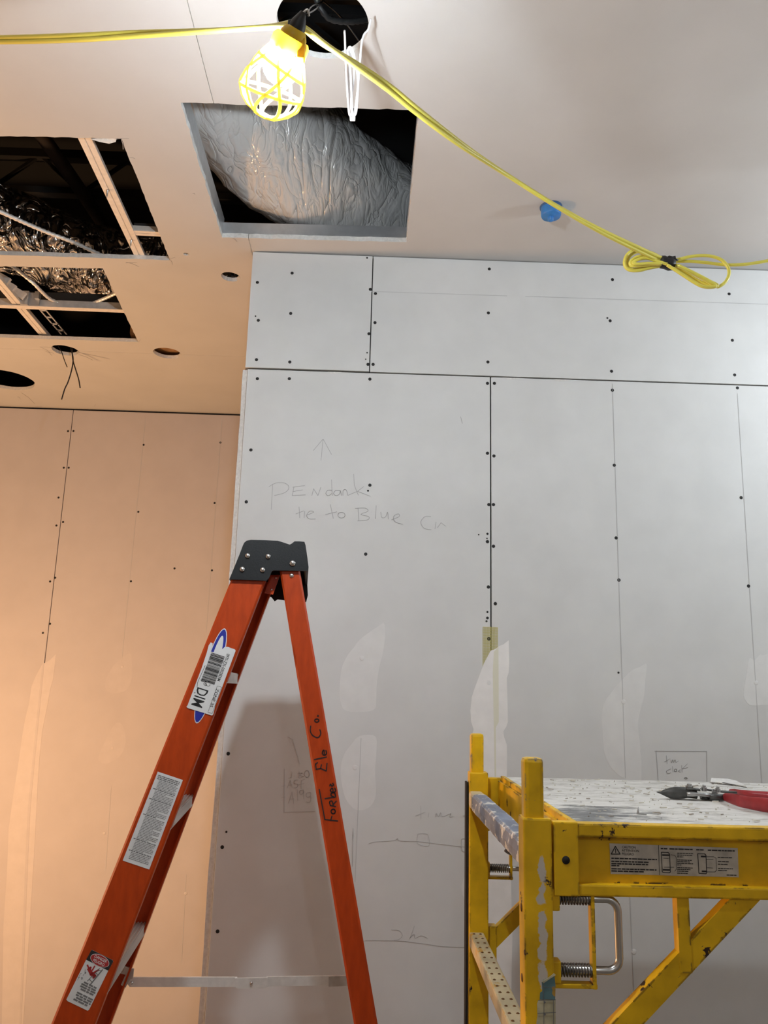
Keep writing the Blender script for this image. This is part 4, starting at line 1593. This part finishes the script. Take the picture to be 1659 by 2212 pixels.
# long instruction sheet
Q6 = lambda s: [lad(250 + x / 9.219, 1650 + y / 9.219) for x, y in s]
sh = Q6([(838, 155), (1338, 322), (668, 2103), (140, 1925)])
m4 = MB()
m4.prism([p + near_n * 0.0004 for p in sh], near_n, 0.0003)
sho = m4.build('instruction_label', 'label_white', r_fn, None, 'long white sheet of small black print')
ax = (sh[1] - sh[0])
W6 = ax.length
ax.normalize()
ay = (sh[0] - sh[3])
H6 = ay.length
ay.normalize()
m4 = MB()
rb = random.Random(5)
yy = H6 * 0.965
o0 = sh[3] + near_n * 0.0008
line = 0
while yy > H6 * 0.035:
    head = line in (0, 1, 2, 9, 16, 27, 44, 52)
    hgt = H6 * (0.0105 if head else 0.0062)
    x0 = W6 * (0.07 if head else 0.17)
    word_line(m4, o0, ax, ay, x0, W6 * (rb.uniform(0.55, 0.93) if line % 4 == 3 else 0.93), yy, hgt, near_n, rb, 0)
    yy -= H6 * (0.0185 if head else 0.0158)
    line += 1
m4.build('label_print', 'print_grey', sho)

# danger label
Q7 = lambda s: [lad(140 + x / 10.369, 2030 + y / 10.369) for x, y in s]
dl = Q7([(610, 225), (1075, 455), (1083, 490), (975, 690), (548, 1560), (515, 1588), (60, 1370), (38, 1335), (480, 445), (590, 240)])
m4 = MB()
m4.prism([p + near_n * 0.0004 for p in dl], near_n, 0.0003)
dlo = m4.build('danger_label', 'label_white', r_fn, None, 'white warning label with black header and red oval')
m4 = MB()
m4.prism([p + near_n * 0.0007 for p in Q7([(610, 225), (1075, 455), (1083, 490), (975, 690), (480, 445), (590, 240)])], near_n, 0.0002)
m4.build('label_header', 'print_black', dlo)
ax = (Q7([(975, 690)])[0] - Q7([(480, 445)])[0]).normalized()
ay = ax.cross(near_n).normalized()
if ay.z < 0:
    ay = -ay
oc = Q7([(787, 464)])[0]
for a_, b_, m_, lf in ((0.0190, 0.0094, 'label_white', 0.0009), (0.0182, 0.0086, 'print_red', 0.0011)):
    m4 = MB()
    m4.prism([oc + near_n * lf + ax * (a_ * cos(2 * pi * i / 32)) + ay * (b_ * sin(2 * pi * i / 32)) for i in range(32)], near_n, 0.0002)
    m4.build('label_oval', m_, dlo)
m4 = MB()
text_mb(m4, 'DANGER', oc + ay * 0.0010, ax, ay, 0.0070, near_n, 'CENTER', 0.9, 0.0014)
text_mb(m4, 'PELIGRO', oc - ay * 0.0058, ax, ay, 0.0070, near_n, 'CENTER', 0.85, 0.0014)
m4.build('label_print', 'label_white', dlo)
m4 = MB()                                    # tumbling figure
N7 = near_n
fig = lambda s, wd: m4.ribbon([p + N7 * 0.0009 for p in Q7(s)], N7, wd, 0.0002)
fig([(510, 565), (550, 660)], 0.0026)
fig([(545, 650), (600, 760), (650, 790)], 0.0062)
fig([(620, 680), (670, 590)], 0.0026)
fig([(640, 740), (760, 670)], 0.0030)
fig([(640, 790), (690, 800), (640, 850)], 0.0034)
m4.prism([p + N7 * 0.0009 for p in Q7(ring(578, 622, 26, 26, 12)[:-1])], N7, 0.0002)
m4.build('label_figure', 'print_red', dlo)
m4 = MB()
fig([(845, 670), (580, 995)], 0.0022)
fig([(785, 635), (510, 920)], 0.0012)
for t in (0.1, 0.35, 0.6, 0.85):
    fig([(785 - 275 * t, 635 + 285 * t), (845 - 265 * t, 670 + 325 * t)], 0.0010)
rb = random.Random(9)
for k_, yy in enumerate((0.0505, 0.0465, 0.0425, 0.0385, 0.031, 0.027, 0.023, 0.019)):
    word_line(m4, Q7([(275, 1470)])[0] + N7 * 0.0008 + ay * 0.0 - ay * 0.012, ax, ay, -0.011 + 0.003 * (k_ % 3 == 0), 0.0215 - 0.003 * (k_ % 4 == 3), yy, 0.0028, N7, rb, 0)
for s_ in ([(290, 900), (345, 760)], [(345, 760), (375, 745)], [(300, 850), (335, 840)], ring(385, 860, 16, 22, 8), [(410, 800), (425, 770)], [(460, 660), (450, 760)], ring(468, 735, 10, 14, 8)):
    m4.ribbon([p + N7 * 0.0009 for p in Q7(s_)], N7, 0.0007, 0.0002)
m4.build('label_print', 'print_grey', dlo)

# marker lettering on the rear rail
E_ = [(0.05, 0.5), (0.9, 0.55), (0.95, 0.8), (0.5, 1.0), (0.1, 0.75), (0.05, 0.3), (0.45, 0.0), (1.0, 0.15)]
Q8 = lambda x, y: lad(x, y) + near_n * 0.0003
strokes([[(430, 382), (450, 490), (470, 598)], [(470, 598), (562, 608)], [(512, 606), (520, 575)],
         ring(530, 540, 15, 16, 10),
         [(548, 505), (510, 497)], [(510, 497), (504, 472), (522, 466), (530, 500)], [(530, 490), (552, 466)],
         [(472, 448), (547, 436)], [(537, 437), (516, 427), (518, 408), (540, 408), (547, 432)],
         [(548 - v_ * 38, 404 - u_ * 30) for u_, v_ in E_],
         [(506, 358), (511, 344), (520, 358), (532, 350), (526, 338)],
         [(408, 240), (404, 200), (418, 190)], [(408, 238), (440, 232), (446, 205)], [(440, 232), (480, 250), (486, 195)], [(395, 168), (482, 150)],
         [(482 - v_ * 30, 138 - u_ * 36) for u_, v_ in E_] ]
        + [[((380 + x / 3.95 - 560) * 3.318, (1100 + y / 3.95 - 1590) * 3.318) for x, y in q_] for q_ in ([(1150, 1850), (1147, 1895), (1170, 1932), (1212, 1948), (1236, 1915), (1228, 1880)], ring(1202, 1803, 18, 13, 10), ring(1212, 1763, 3, 3, 6))],
        560, 1590, 3.318, 'marker_lettering', r_rn, 'marker_ink', 0.0024, Q8, near_n)['kind'] = 'stuff'
# ================================================================== SCAFFOLD
SY, FYD = 1.336, 2.040
sc_ = thing('rolling_scaffold', (0.29, SY + 0.02, FLOOR), 'yellow chipped rolling scaffold with dusty deck beside the grey wall', 'scaffold')
PX0, PX1 = 0.256, 0.301
ZP = on_y(1160, 1768, SY).z
ZS = on_y(1155, 1636, SY + 0.02).z
XR = PX0 + 1.75                              # the far end frame, out of the picture
sc_posts = []
for end, xa in ((0, PX0), (1, XR)):
    for yy, matn in ((SY, 'scaffold_post_yellow' if end == 0 else 'scaffold_yellow'), (FYD, 'scaffold_yellow')):
        dx = 0.006 if (yy > 1.5 and end == 0) else 0
        m6 = MB()
        m6.box(((xa + PX1 - PX0 + xa) / 2 + dx, yy + 0.0215, (ZP + FLOOR) / 2 + 0.06), (0.045, 0.043, ZP - FLOOR - 0.12), None, 0.003)
        po = m6.build('post', matn, sc_)
        sc_posts.append(po)
        m6 = MB()
        cxp, cyp = (2 * xa + PX1 - PX0) / 2 + dx - 0.003, yy + 0.0215
        m6.box((cxp, cyp, (ZP - 0.02 + ZS) / 2), (0.032, 0.032, ZS - ZP + 0.02), None, 0.007)
        m6.build('spigot', 'spigot_yellow', po)
        # caster
        m6 = MB()
        m6.lathe([(0.055, -0.018), (0.0625, -0.012), (0.0625, 0.012), (0.055, 0.018)], (cxp, cyp, FLOOR + 0.0625), (1, 0, 0), 24)
        m6.box((cxp, cyp, FLOOR + 0.125), (0.05, 0.05, 0.012))
        m6.box((cxp + 0.023, cyp, FLOOR + 0.09), (0.004, 0.03, 0.07))
        m6.box((cxp - 0.023, cyp, FLOOR + 0.09), (0.004, 0.03, 0.07))
        m6.build('caster', 'cap_plastic', sc_)
        # adjustment holes of the side face
        if end == 0 and yy == SY:
            for zz in (ZP - 0.135, ZP - 0.235, ZP - 0.335, ZP - 0.435):
                m6 = MB()
                m6.lathe([(0.006, 0), (0.006, 0.0006)], (xa - 0.0002, yy + 0.021, zz), (-1, 0, 0), 14)
                m6.build('post_hole', 'rust_shadow', po)
    # rungs of the end frame
    ya, yb = SY + 0.043, FYD
    xc = xa + 0.0225
    zr = on_y(1100, 1760, 1.6).z
    # the curved gap filler tube at the top, wrapped in blue tape
    m6 = MB()
    zt = 1.155
    m6.box((xc - 0.003, (ya + yb) / 2, zt), (0.032, yb - ya + 0.004, 0.038), None, 0.007)
    m6.build('rung', 'rung_cream', sc_)
    if end == 0:
        m6 = MB()
        n_ = 34
        vs, fs = [], []
        for i in range(n_ + 1):
            y_ = ya + 0.012 + (yb - ya - 0.09) * i / n_
            for j in range(12):
                q = 2 * pi * j / 12
                k2 = 1 + 0.09 * noise.noise(V((cos(q) * 2, sin(q) * 2, y_ * 22)))
                ex = 0.0185 * (abs(cos(q)) ** 0.5) * (1 if cos(q) > 0 else -1)
                ez = 0.0215 * (abs(sin(q)) ** 0.5) * (1 if sin(q) > 0 else -1)
                vs.append(V((xc - 0.003 + ex * k2, y_, zt + ez * k2)))
        for i in range(n_):
            for j in range(12):
                fs.append([i * 12 + j, i * 12 + (j + 1) % 12, (i + 1) * 12 + (j + 1) % 12, (i + 1) * 12 + j])
        fs += [list(range(12)), [n_ * 12 + j for j in range(12)]]
        m6.add(vs, fs, False)
        m6.tube([V((xc + 0.01, 1.58, zt - 0.02)), V((xc - 0.005, 1.575, zt - 0.032)), V((xc - 0.012, 1.57, zt - 0.03))], [0.004, 0.007, 0.002], 6)
        m6.build('tape_wrap', 'rung_blue', sc_, None, 'torn blue grey tape around the top rung')
    for kz, zz in enumerate((0.845, 0.535, 0.225, -0.06)):
        m6 = MB()
        m6.box((xc, (ya + yb) / 2, zz), (0.034, yb - ya + 0.004, 0.030), None, 0.004)
        ru = m6.build('rung', 'rung_cream', sc_)
        if end == 0 and kz == 0:
            # raised grip dimples
            m6 = MB()
            nn_ = 20
            for i in range(nn_):
                for e in (-1, 1):
                    yq = ya + 0.015 + (yb - ya - 0.03) * i / (nn_ - 1)
                    m6.dome((xc + e * 0.0075, yq, zz + 0.0149), (0, 0, 1), 0.0034, 0.0018, 6)
            m6.build('grip_dimple', 'rust_shadow', ru)['kind'] = 'stuff'

# dark edge strip seen left of the far post
m6 = MB()
m6.box((PX0 + 0.0015, FYD + 0.03, ZP * 0.62), (0.004, 0.03, ZP * 0.72))
m6.build('edge_strip', 'dark_gap', sc_)

# platform side frames (channel beam + end bracket + latch + braces), near and far
def X(px, py=1800, y=SY):
    return on_y(px, py, y).x


def Zs(px, py, y=SY):
    return on_y(px, py, y).z


ZB0, ZB1 = Zs(1260, 1938), Zs(1260, 1780)
ZB1_NEAR = ZB1      # beam bottom and top
BX0 = X(1247)
BR0, BR1 = X(1196), X(1250)
XE = XR + 0.0
for side, yf in ((0, SY), (1, FYD)):
    sgn = 1 if side == 0 else -1
    yo = yf + 0.004 if side == 0 else yf + 0.039      # outer face plane
    din = V((0, sgn, 0))                            # towards the deck's middle
    bmn = 'scaffold_edge_yellow'
    beam = MB()
    ZB1 = ZB1_NEAR if side == 0 else ZB1_NEAR - 0.009
    ht = ZB1 - ZB0
    fl = 0.026
    lipt, lipb = ht * 0.19, ht * 0.165
    cx_ = (BX0 + XE) / 2
    lx = XE - BX0
    beam.box((cx_, yo + sgn * 0.013, ZB1 - lipt / 2), (lx, 0.026, lipt), None, 0.003)
    beam.box((cx_, yo + sgn * 0.013, ZB0 + lipb / 2), (lx, 0.026, lipb), None, 0.003)
    beam.box((cx_, yo + sgn * 0.018, (ZB0 + ZB1) / 2), (lx, 0.008, ht - 0.004))
    bo = beam.build('side_beam', bmn if side == 0 else 'scaffold_yellow', sc_)
    # end bracket plate
    m6 = MB()
    m6.box(((BR0 + BR1) / 2, yo + sgn * 0.008, (ZB0 + ZB1) / 2 + 0.001), (BR1 - BR0, 0.020, ht + 0.002), None, 0.002)
    br = m6.build('end_bracket', 'scaffold_yellow', sc_)
    m6 = MB()
    if side == 0:
        m6.lathe([(0.0062, 0), (0.0062, 0.0006)], on_y(1222.5, 1858, yo - 0.0022), (0, -1, 0), 18)
    else:
        m6.lathe([(0.0062, 0), (0.0062, 0.0006)], (BR0 + 0.02, yo + 0.0022, (ZB0 + ZB1) / 2), (0, 1, 0), 18)
    m6.build('bolt_hole', 'dark_gap', br)
    # vertical strut and diagonal
    xs0, xs1 = X(1468, 1990), X(1494, 1990)
    zc = Zs(1480, 2090)
    m6 = MB()
    m6.box(((xs0 + xs1) / 2, yo + sgn * 0.013, (ZB0 + zc) / 2 - 0.005), (xs1 - xs0, 0.020, ZB0 - zc + 0.01))
    m6.build('strut', 'scaffold_yellow', sc_)
    pa = on_y(1634, 1925, SY)
    pb = on_y(1385, 2190, SY)
    d_ = (pb - pa)
    t_ = (PX1 + 0.005 - pa.x) / d_.x
    pc = pa + d_ * t_
    m6 = MB()
    dd = d_.normalized()
    pn = V((0, 1, 0)).cross(dd).normalized()
    hw = 0.0165
    cut_at = lambda q: q + dd * ((ZB0 + 0.003 - q.z) / dd.z)
    yv = yo + sgn * 0.004
    m6.prism([V((q.x, yv, q.z)) for q in (cut_at(pa + pn * hw), pc + pn * hw, pc - pn * hw, cut_at(pa - pn * hw))], (0, 1, 0), 0.02 * sgn)
    m6.build('diagonal_brace', 'scaffold_edge_yellow', sc_)
    pa2 = V((XR - (pc.x - PX1) - 0.005, yv, pc.z))
    xm = BX0 + XR - pa.x
    m6 = MB()
    m6.bar((XE, yv + 0.01 * sgn, pc.z), (XE - (pa.x - pc.x), yv + 0.01 * sgn, pa.z), 0.02, 0.033)
    m6.build('diagonal_brace', 'scaffold_edge_yellow', sc_)
    # lower clamp of the truss on the post
    m6 = MB()
    m6.box((PX1 + 0.012, yo + sgn * 0.012, pc.z), (0.03, 0.03, 0.09), None, 0.003)
    m6.build('lower_bracket', 'scaffold_yellow', sc_)

    # spring latch
    zl1, zl2 = Zs(1246, 1946), Zs(1246, 2103)
    xl0, xl1 = X(1211, 2020), X(1281, 2020)
    xh = X(1343, 2020)
    yl = yo + sgn * 0.012
    lt_ = MB()
    for zz in (zl1, zl2):
        lt_.box((PX1 + 0.005, yl, zz - 0.001), (0.014, 0.022, 0.032), None, 0.0025)
    lt_.box((xl1 + 0.003, yl, (zl1 + zl2) / 2 - 0.004), (0.0055, 0.020, zl1 - zl2 + 0.040), None, 0.001)
    lt_.box(((PX1 + xl1) / 2 + 0.004, yl, zl2 - 0.0205), (xl1 - PX1 + 0.006, 0.018, 0.006), None, 0.001)
    la = lt_.build('latch_bracket', 'scaffold_yellow', sc_)
    for zz in (zl1, zl2):
        m6 = MB()
        n_ = 11
        pts = []
        for i in range(n_ * 12 + 1):
            q = 2 * pi * i / 12
            pts.append(V((xl0 + (xl1 - xl0) * i / (n_ * 12), yl + cos(q) * 0.0090, zz + sin(q) * 0.0090)))
        m6.tube(pts, 0.0013, 6)
        m6.build('spring', 'spring_steel', la)
    m6 = MB()
    rr_ = 0.018
    pts = [V((PX1 - 0.002, yl, zl1)), V((xh - rr_, yl, zl1))]
    for i in range(1, 8):
        q = pi / 2 * i / 8
        pts.append(V((xh - rr_ + rr_ * sin(q), yl, zl1 - rr_ + rr_ * cos(q))))
    pts += [V((xh, yl, zl1 - rr_)), V((xh, yl, zl2 + rr_))]
    for i in range(1, 8):
        q = pi / 2 * i / 8
        pts.append(V((xh - rr_ + rr_ * cos(q), yl, zl2 + rr_ - rr_ * sin(q))))
    pts += [V((xh - rr_, yl, zl2)), V((PX1 - 0.002, yl, zl2))]
    m6.tube(pts, 0.0062, 12)
    m6.build('latch_handle', 'rod_steel', la)
    if side == 0:
        # caution plate
        Q9 = lambda s: [on_y(1300 + x / 5.184, 1800 + y / 5.184, yo + 0.0135) for x, y in s]
        pq = Q9([(85, 112), (1520, 165), (1532, 492), (98, 455)])
        m6 = MB()
        m6.prism(pq, (0, -1, 0), 0.0006)
        cl = m6.build('caution_label', 'label_worn', bo, None, 'worn grey caution plate with triangle and lock drawings')
        N9 = V((0, -1, 0))
        lifted = lambda s: [p + N9 * 0.0008 for p in Q9(s)]
        m6 = MB()
        ax9 = (pq[1] - pq[0]).normalized()
        ay9 = ax9.cross(N9).normalized()
        if ay9.z < 0:
            ay9 = -ay9
        tri = lifted([(150, 145), (203, 232), (104, 232)])
        for a, b in zip(tri, tri[1:] + tri[:1]):
            m6.ribbon([a, b], N9, 0.0014, 0.0002)
        m6.ribbon(lifted([(151, 172), (153, 205)]), N9, 0.0012, 0.0002)
        m6.ribbon(lifted([(153, 211), (153, 217)]), N9, 0.0012, 0.0002)
        for s_, y_ in (('CAUTION', 166), ('ATTENTION', 204), ('PELIGRO', 242)):
            text_mb(m6, s_, Q9([(222, y_)])[0], ax9, ay9, 0.0052, N9, 'LEFT', 0.95, 0.0009)
        rb = random.Random(21)

        def tl(x0, y0, x1, h_=11):
            a, b = Q9([(x0, y0)])[0], Q9([(x1, y0 + (x1 - x0) * 0.03)])[0]
            word_line(m6, a + N9 * 0.0008, (b - a), ay9, 0.0, (b - a).length, 0.0, h_ / 5.184 / 1381, N9, rb, 0)
        for x0, y0, x1 in ((105, 278, 615), (105, 312, 540), (105, 338, 535), (105, 360, 200), (105, 395, 610), (105, 420, 480)):
            tl(x0, y0, x1, 13)
        for x0, y0, x1 in ((658, 170, 745), (755, 173, 1015), (1055, 183, 1155), (1185, 188, 1485)):
            tl(x0, y0, x1, 13)
        for i, y0 in enumerate((222, 242, 262, 297, 316, 335, 353, 383, 402, 422, 445)):
            tl(842, y0, (1020, 1010, 910, 1005, 995, 1020, 895, 1015, 990, 975, 960)[i], 8)
        for x0, y0, x1 in ((1295, 268, 1455), (1298, 315, 1420), (1298, 345, 1410), (1300, 392, 1465), (1300, 415, 1400), (1395, 466, 1505)):
            tl(x0, y0, x1, 9)
        m6.ribbon(lifted([(632, 132), (645, 465)]), N9, 0.0007, 0.0002)
        for s_ in ([(665, 212), (740, 213), (756, 230), (766, 432), (755, 442), (682, 437), (674, 425), (665, 212)], [(1072, 228), (1150, 230), (1164, 245), (1172, 440), (1165, 452), (1085, 446), (1072, 228)]):
            m6.ribbon(lifted(s_), N9, 0.0011, 0.0002)
        for s_ in ([(678, 243), (750, 244)], [(685, 408), (755, 410)], [(1112, 258), (1160, 260)], [(1122, 424), (1166, 426)]):
            m6.ribbon(lifted(s_), N9, 0.0022, 0.0002)
        for s_ in ([(770, 240), (815, 245), (830, 270), (832, 400), (815, 425)], [(1170, 262), (1250, 262), (1275, 275), (1283, 410), (1265, 432), (1175, 430)], [(1172, 290), (1245, 292)], [(1176, 385), (1240, 388)], [(690, 278), (745, 280)], [(695, 378), (805, 380)]):
            m6.ribbon(lifted(s_), N9, 0.0006, 0.0002)
        m6.build('label_print', 'print_black', cl)

ZB1 = ZB1_NEAR
# end channels of the deck frame and the deck itself
DX0 = X(1255, 1780)
DZ = ZB1 - 0.003
for yy0 in (0,):
    m6 = MB()
    m6.box((DX0 - 0.004, (SY + FYD) / 2 + 0.02, ZB1 - 0.016), (0.010, FYD - SY - 0.02, 0.032), None, 0.002)
    m6.box((DX0 - 0.012, (SY + FYD) / 2 + 0.02, ZB0 + 0.05), (0.006, FYD - SY - 0.02, 0.09))
    m6.build('end_channel', 'scaffold_edge_yellow', sc_)
m6 = MB()
m6.box(((DX0 + 0.004 + XE) / 2, (SY + FYD + 0.043) / 2, DZ - 0.006), (XE - DX0 - 0.004, FYD - SY + 0.043 - 0.062, 0.012), None, 0.0015)
dk = m6.build('deck', 'deck_dusty', sc_)
ZD = DZ                                        # deck surface
m6 = MB()
yb_ = SY + 0.0335
m6.box(((DX0 + X(1650)) / 2, yb_, DZ - 0.002), (X(1650) - DX0, 0.005, 0.004))
m6.build('deck_edge_gap', 'dark_gap', sc_)

# worn teal decal on the near post
post0 = sc_posts[0]
Q10 = lambda s: [on_y(990 + x / 6.144, 1900 + y / 6.144, SY - 0.0004) for x, y in s]
m6 = MB()
m6.prism(Q10([(1110, 1350), (1200, 1300), (1275, 1262), (1290, 1420), (1285, 1590), (1080, 1590), (1085, 1500), (1115, 1480)]), (0, -1, 0), 0.0005)
dc = m6.build('decal', 'decal_teal', post0, None, 'torn teal and cream sticker')
m6 = MB()
m6.prism(Q10([(1060, 1600), (1290, 1590), (1292, 2050), (1040, 2050), (1030, 1950), (1050, 1800), (1045, 1650)]), (0, -1, 0), 0.0005)
m6.prism([p + V((0, -0.0008, 0)) for p in Q10([(1105, 1350), (1200, 1295), (1265, 1240), (1290, 1262), (1200, 1320), (1130, 1370)])], (0, -1, 0), 0.0012)
m6.build('decal_panel', 'decal_cream', dc)
m6 = MB()
for s_ in ([(1135, 1600), (1132, 2040)], [(1060, 1600), (1290, 1592)], [(1050, 1770), (1290, 1760)], [(1260, 1600), (1262, 2040)], [(1130, 1330), (1125, 1590)], [(1130, 1425), (1280, 1425)]):
    m6.ribbon([p + V((0, -0.0011, 0)) for p in Q10(s_)], (0, -1, 0), 0.0008, 0.0002)
m6.prism([p + V((0, -0.0011, 0)) for p in Q10(ring(1145, 1625, 14, 14, 12)[:-1])], (0, -1, 0), 0.0003)
m6.prism([p + V((0, -0.0011, 0)) for p in Q10(ring(1145, 1785, 14, 14, 12)[:-1])], (0, -1, 0), 0.0003)
m6.build('decal_line', 'print_grey', dc)

# ================================================================== THINGS ON THE DECK
snips = thing('tin_snips', on_z(1520, 1730, ZD), 'red handled tin snips lying on the dusty scaffold deck', 'tool')
DS = on_z(1459, 1727.5, ZD + 0.001).y + 0.012


def tz(px, py, h):
    """a point h above the deck on the ray of the pixel"""
    return on_z(px, py, ZD + h)


def sheet(pts, th, m, name, parent):
    m7 = MB()
    m7.prism(pts, (0, -0.3, 1), th)
    return m7.build(name, m, parent)


QT = lambda x, y: on_y(1380 + x / 5.946, 1660 + y / 5.946, DS)


def loft(stations, name, m, parent, n=14, sq=1.0, rest=False):
    """stations: (px centre x, px centre y, half height px, half depth in m, depth offset) in the 5.946x crop"""
    m7 = MB()
    vs, fs = [], []
    for (x, y, hh, hd, dy_) in stations:
        yy_ = DS + dy_
        if rest:
            yy_ = on_z(1380 + x / 5.946, 1660 + (y + hh) / 5.946, ZD + 0.0025).y
        c = on_y(1380 + x / 5.946, 1660 + y / 5.946, yy_)
        hv = hh / 5.946 * (yy_ * 0.96) / FPX
        for j in range(n):
            q = 2 * pi * j / n
            ca, sa = cos(q), sin(q)
            ca = math.copysign(abs(ca) ** sq, ca)
            sa = math.copysign(abs(sa) ** sq, sa)
            p_ = c + V((0, ca * hd, sa * hv))
            p_.z = max(p_.z, ZD + 0.0016)
            vs.append(p_)
    for i in range(len(stations) - 1):
        for j in range(n):
            fs.append([i * n + j, i * n + (j + 1) % n, (i + 1) * n + (j + 1) % n, (i + 1) * n + j])
    fs.append(list(range(n)))
    fs.append([(len(stations) - 1) * n + j for j in range(n)])
    m7.add(vs, fs, True)
    return m7.build(name, m, parent)


jaw = loft([(228, 302, 4, 0.001, 0.0), (280, 312, 16, 0.003, 0), (330, 312, 40, 0.006, 0), (400, 318, 66, 0.009, 0), (470, 316, 80, 0.011, 0), (540, 312, 74, 0.012, 0), (610, 308, 66, 0.012, 0), (680, 318, 62, 0.012, 0), (730, 330, 58, 0.010, 0)], 'jaw', 'tool_steel', snips, 16, 0.8)
loft([(600, 262, 14, 0.008, -0.004), (700, 262, 14, 0.010, -0.004), (770, 272, 16, 0.008, -0.004)], 'jaw_pivot_plate', 'tool_steel', snips, 10, 0.6)
loft([(612, 330, 26, 0.005, -0.012), (680, 332, 30, 0.006, -0.012), (760, 332, 22, 0.006, -0.012), (830, 340, 24, 0.006, -0.012), (910, 348, 26, 0.006, -0.012)], 'linkage', 'tool_steel_bright', snips, 10, 0.6)
loft([(800, 262, 10, 0.005, 0.012), (900, 276, 12, 0.005, 0.014), (1050, 295, 14, 0.005, 0.017), (1250, 310, 16, 0.005, 0.02)], 'tang', 'tool_steel', snips, 10, 0.6)
loft([(900, 360, 38, 0.006, -0.012), (980, 365, 42, 0.007, -0.013), (1090, 375, 44, 0.007, -0.014)], 'tang', 'tool_steel', snips, 10, 0.6)
loft([(800, 375, 26, 0.007, 0.0), (860, 385, 24, 0.008, 0.0), (960, 400, 16, 0.007, 0)], 'linkage', 'tool_steel', snips, 10, 0.6)
for (x, y, r_) in ((648, 240, 0.0075), (838, 258, 0.0055), (1015, 275, 0.005), (975, 310, 0.006)):
    m7 = MB()
    c = QT(x, y)
    m7.lathe([(r_, -0.004), (r_, 0.003), (r_ * 0.6, 0.0035), (r_ * 0.6, 0.0065), (r_ * 0.3, 0.007)], c, (0, -0.15, 1), 6 if r_ > 0.006 else 12, smooth=False)
    m7.build('pivot_bolt', 'tool_steel_bright', snips)
loft([(1075, 375, 10, 0.004, -0.014), (1085, 372, 36, 0.009, -0.014), (1120, 372, 54, 0.011, -0.014), (1200, 390, 68, 0.012, -0.016), (1300, 420, 74, 0.012, -0.018), (1420, 442, 78, 0.012, -0.02), (1550, 460, 88, 0.012, -0.022), (1700, 480, 92, 0.012, -0.024), (1900, 500, 92, 0.012, -0.026), (2250, 500, 86, 0.011, -0.026), (2300, 500, 40, 0.006, -0.026)], 'grip', 'grip_red', snips, 16, 1.0, True)
loft([(1165, 290, 10, 0.004, 0.02), (1180, 292, 28, 0.008, 0.02), (1230, 300, 38, 0.010, 0.022), (1320, 320, 42, 0.011, 0.025), (1450, 332, 46, 0.011, 0.029), (1600, 342, 48, 0.011, 0.034), (1900, 370, 50, 0.011, 0.044), (2250, 400, 50, 0.011, 0.05), (2300, 404, 20, 0.006, 0.05)], 'grip', 'grip_red', snips, 16, 1.0, True)

# a drywall screw lying upright-ish on the deck
scw = thing('drywall_screw', tz(1380, 1760, 0.0), 'grey screw standing on its head near the front edge of the deck', 'screw')
b0 = tz(1378, 1760, 0.0)
m7 = MB()
tip = b0 + V((0.002, 0.002, 0.013))
m7.tube([b0 + V((0, 0, 0.001)), b0 + (tip - b0) * 0.5, tip], [0.0024, 0.0018, 0.0005], 8)
m7.build('shank', 'tool_steel_bright', scw)
m7 = MB()
m7.bar(b0 + V((-0.001, 0, 0.0022)), b0 + V((0.014, -0.003, 0.0012)), 0.0035, 0.002)
m7.build('head', 'tool_steel_bright', scw)

# off-cut strip and the splinters and dust crumbs
ofc = MB()
ofc.prism([tz(1537, 1682, 0.004), tz(1572, 1684, 0.006), tz(1590, 1688, 0.004), tz(1612, 1699, 0.002), tz(1535, 1690, 0.002)], (0, 0, 1), 0.002)
tag(ofc.build('drywall_scrap', 'gypsum'), 'pale drywall scrap near the back edge of the deck', 'scrap')
ofc = MB()
ofc.bar(tz(1562, 1690.5, 0.008), tz(1612, 1701, 0.004), 0.006, 0.0012)
tag(ofc.build('metal_sliver', 'tool_steel'), 'dark metal sliver behind the tin snips', 'scrap')
bpy.context.view_layer.update()
snip_pts = [V((0.9, 0, 0))] + [ch.matrix_world @ q.co for ch in snips.children for q in list(ch.data.vertices)[::3]]
crumbs = MB()
rn = random.Random(17)
for i in range(480):
    x_ = rn.uniform(DX0 + 0.03, 1.15)
    y_ = rn.uniform(SY + 0.05, FYD - 0.02)
    ln = rn.choice((0.0015, 0.002, 0.003, 0.005, 0.009, 0.012))
    a_ = rn.gauss(0, 0.5)
    if any(abs(q.x - x_) < 0.017 and abs(q.y - y_) < 0.017 for q in snip_pts):
        continue
    crumbs.cur = 0 if rn.random() < 0.75 else 1
    crumbs.box((x_, y_, ZD + 0.0030), (ln, ln * rn.uniform(0.12, 0.5), rn.uniform(0.0008, 0.002)), Matrix.Rotation(a_, 3, 'Z') @ Matrix.Rotation(rn.uniform(-0.15, 0.15), 3, 'Y'))
cr_ = crumbs.build('wood_splinters', ['chip_wood', 'chip_dark'])
cr_['kind'] = 'stuff'
tag(cr_, 'splinters and crumbs scattered over the scaffold deck', 'debris')
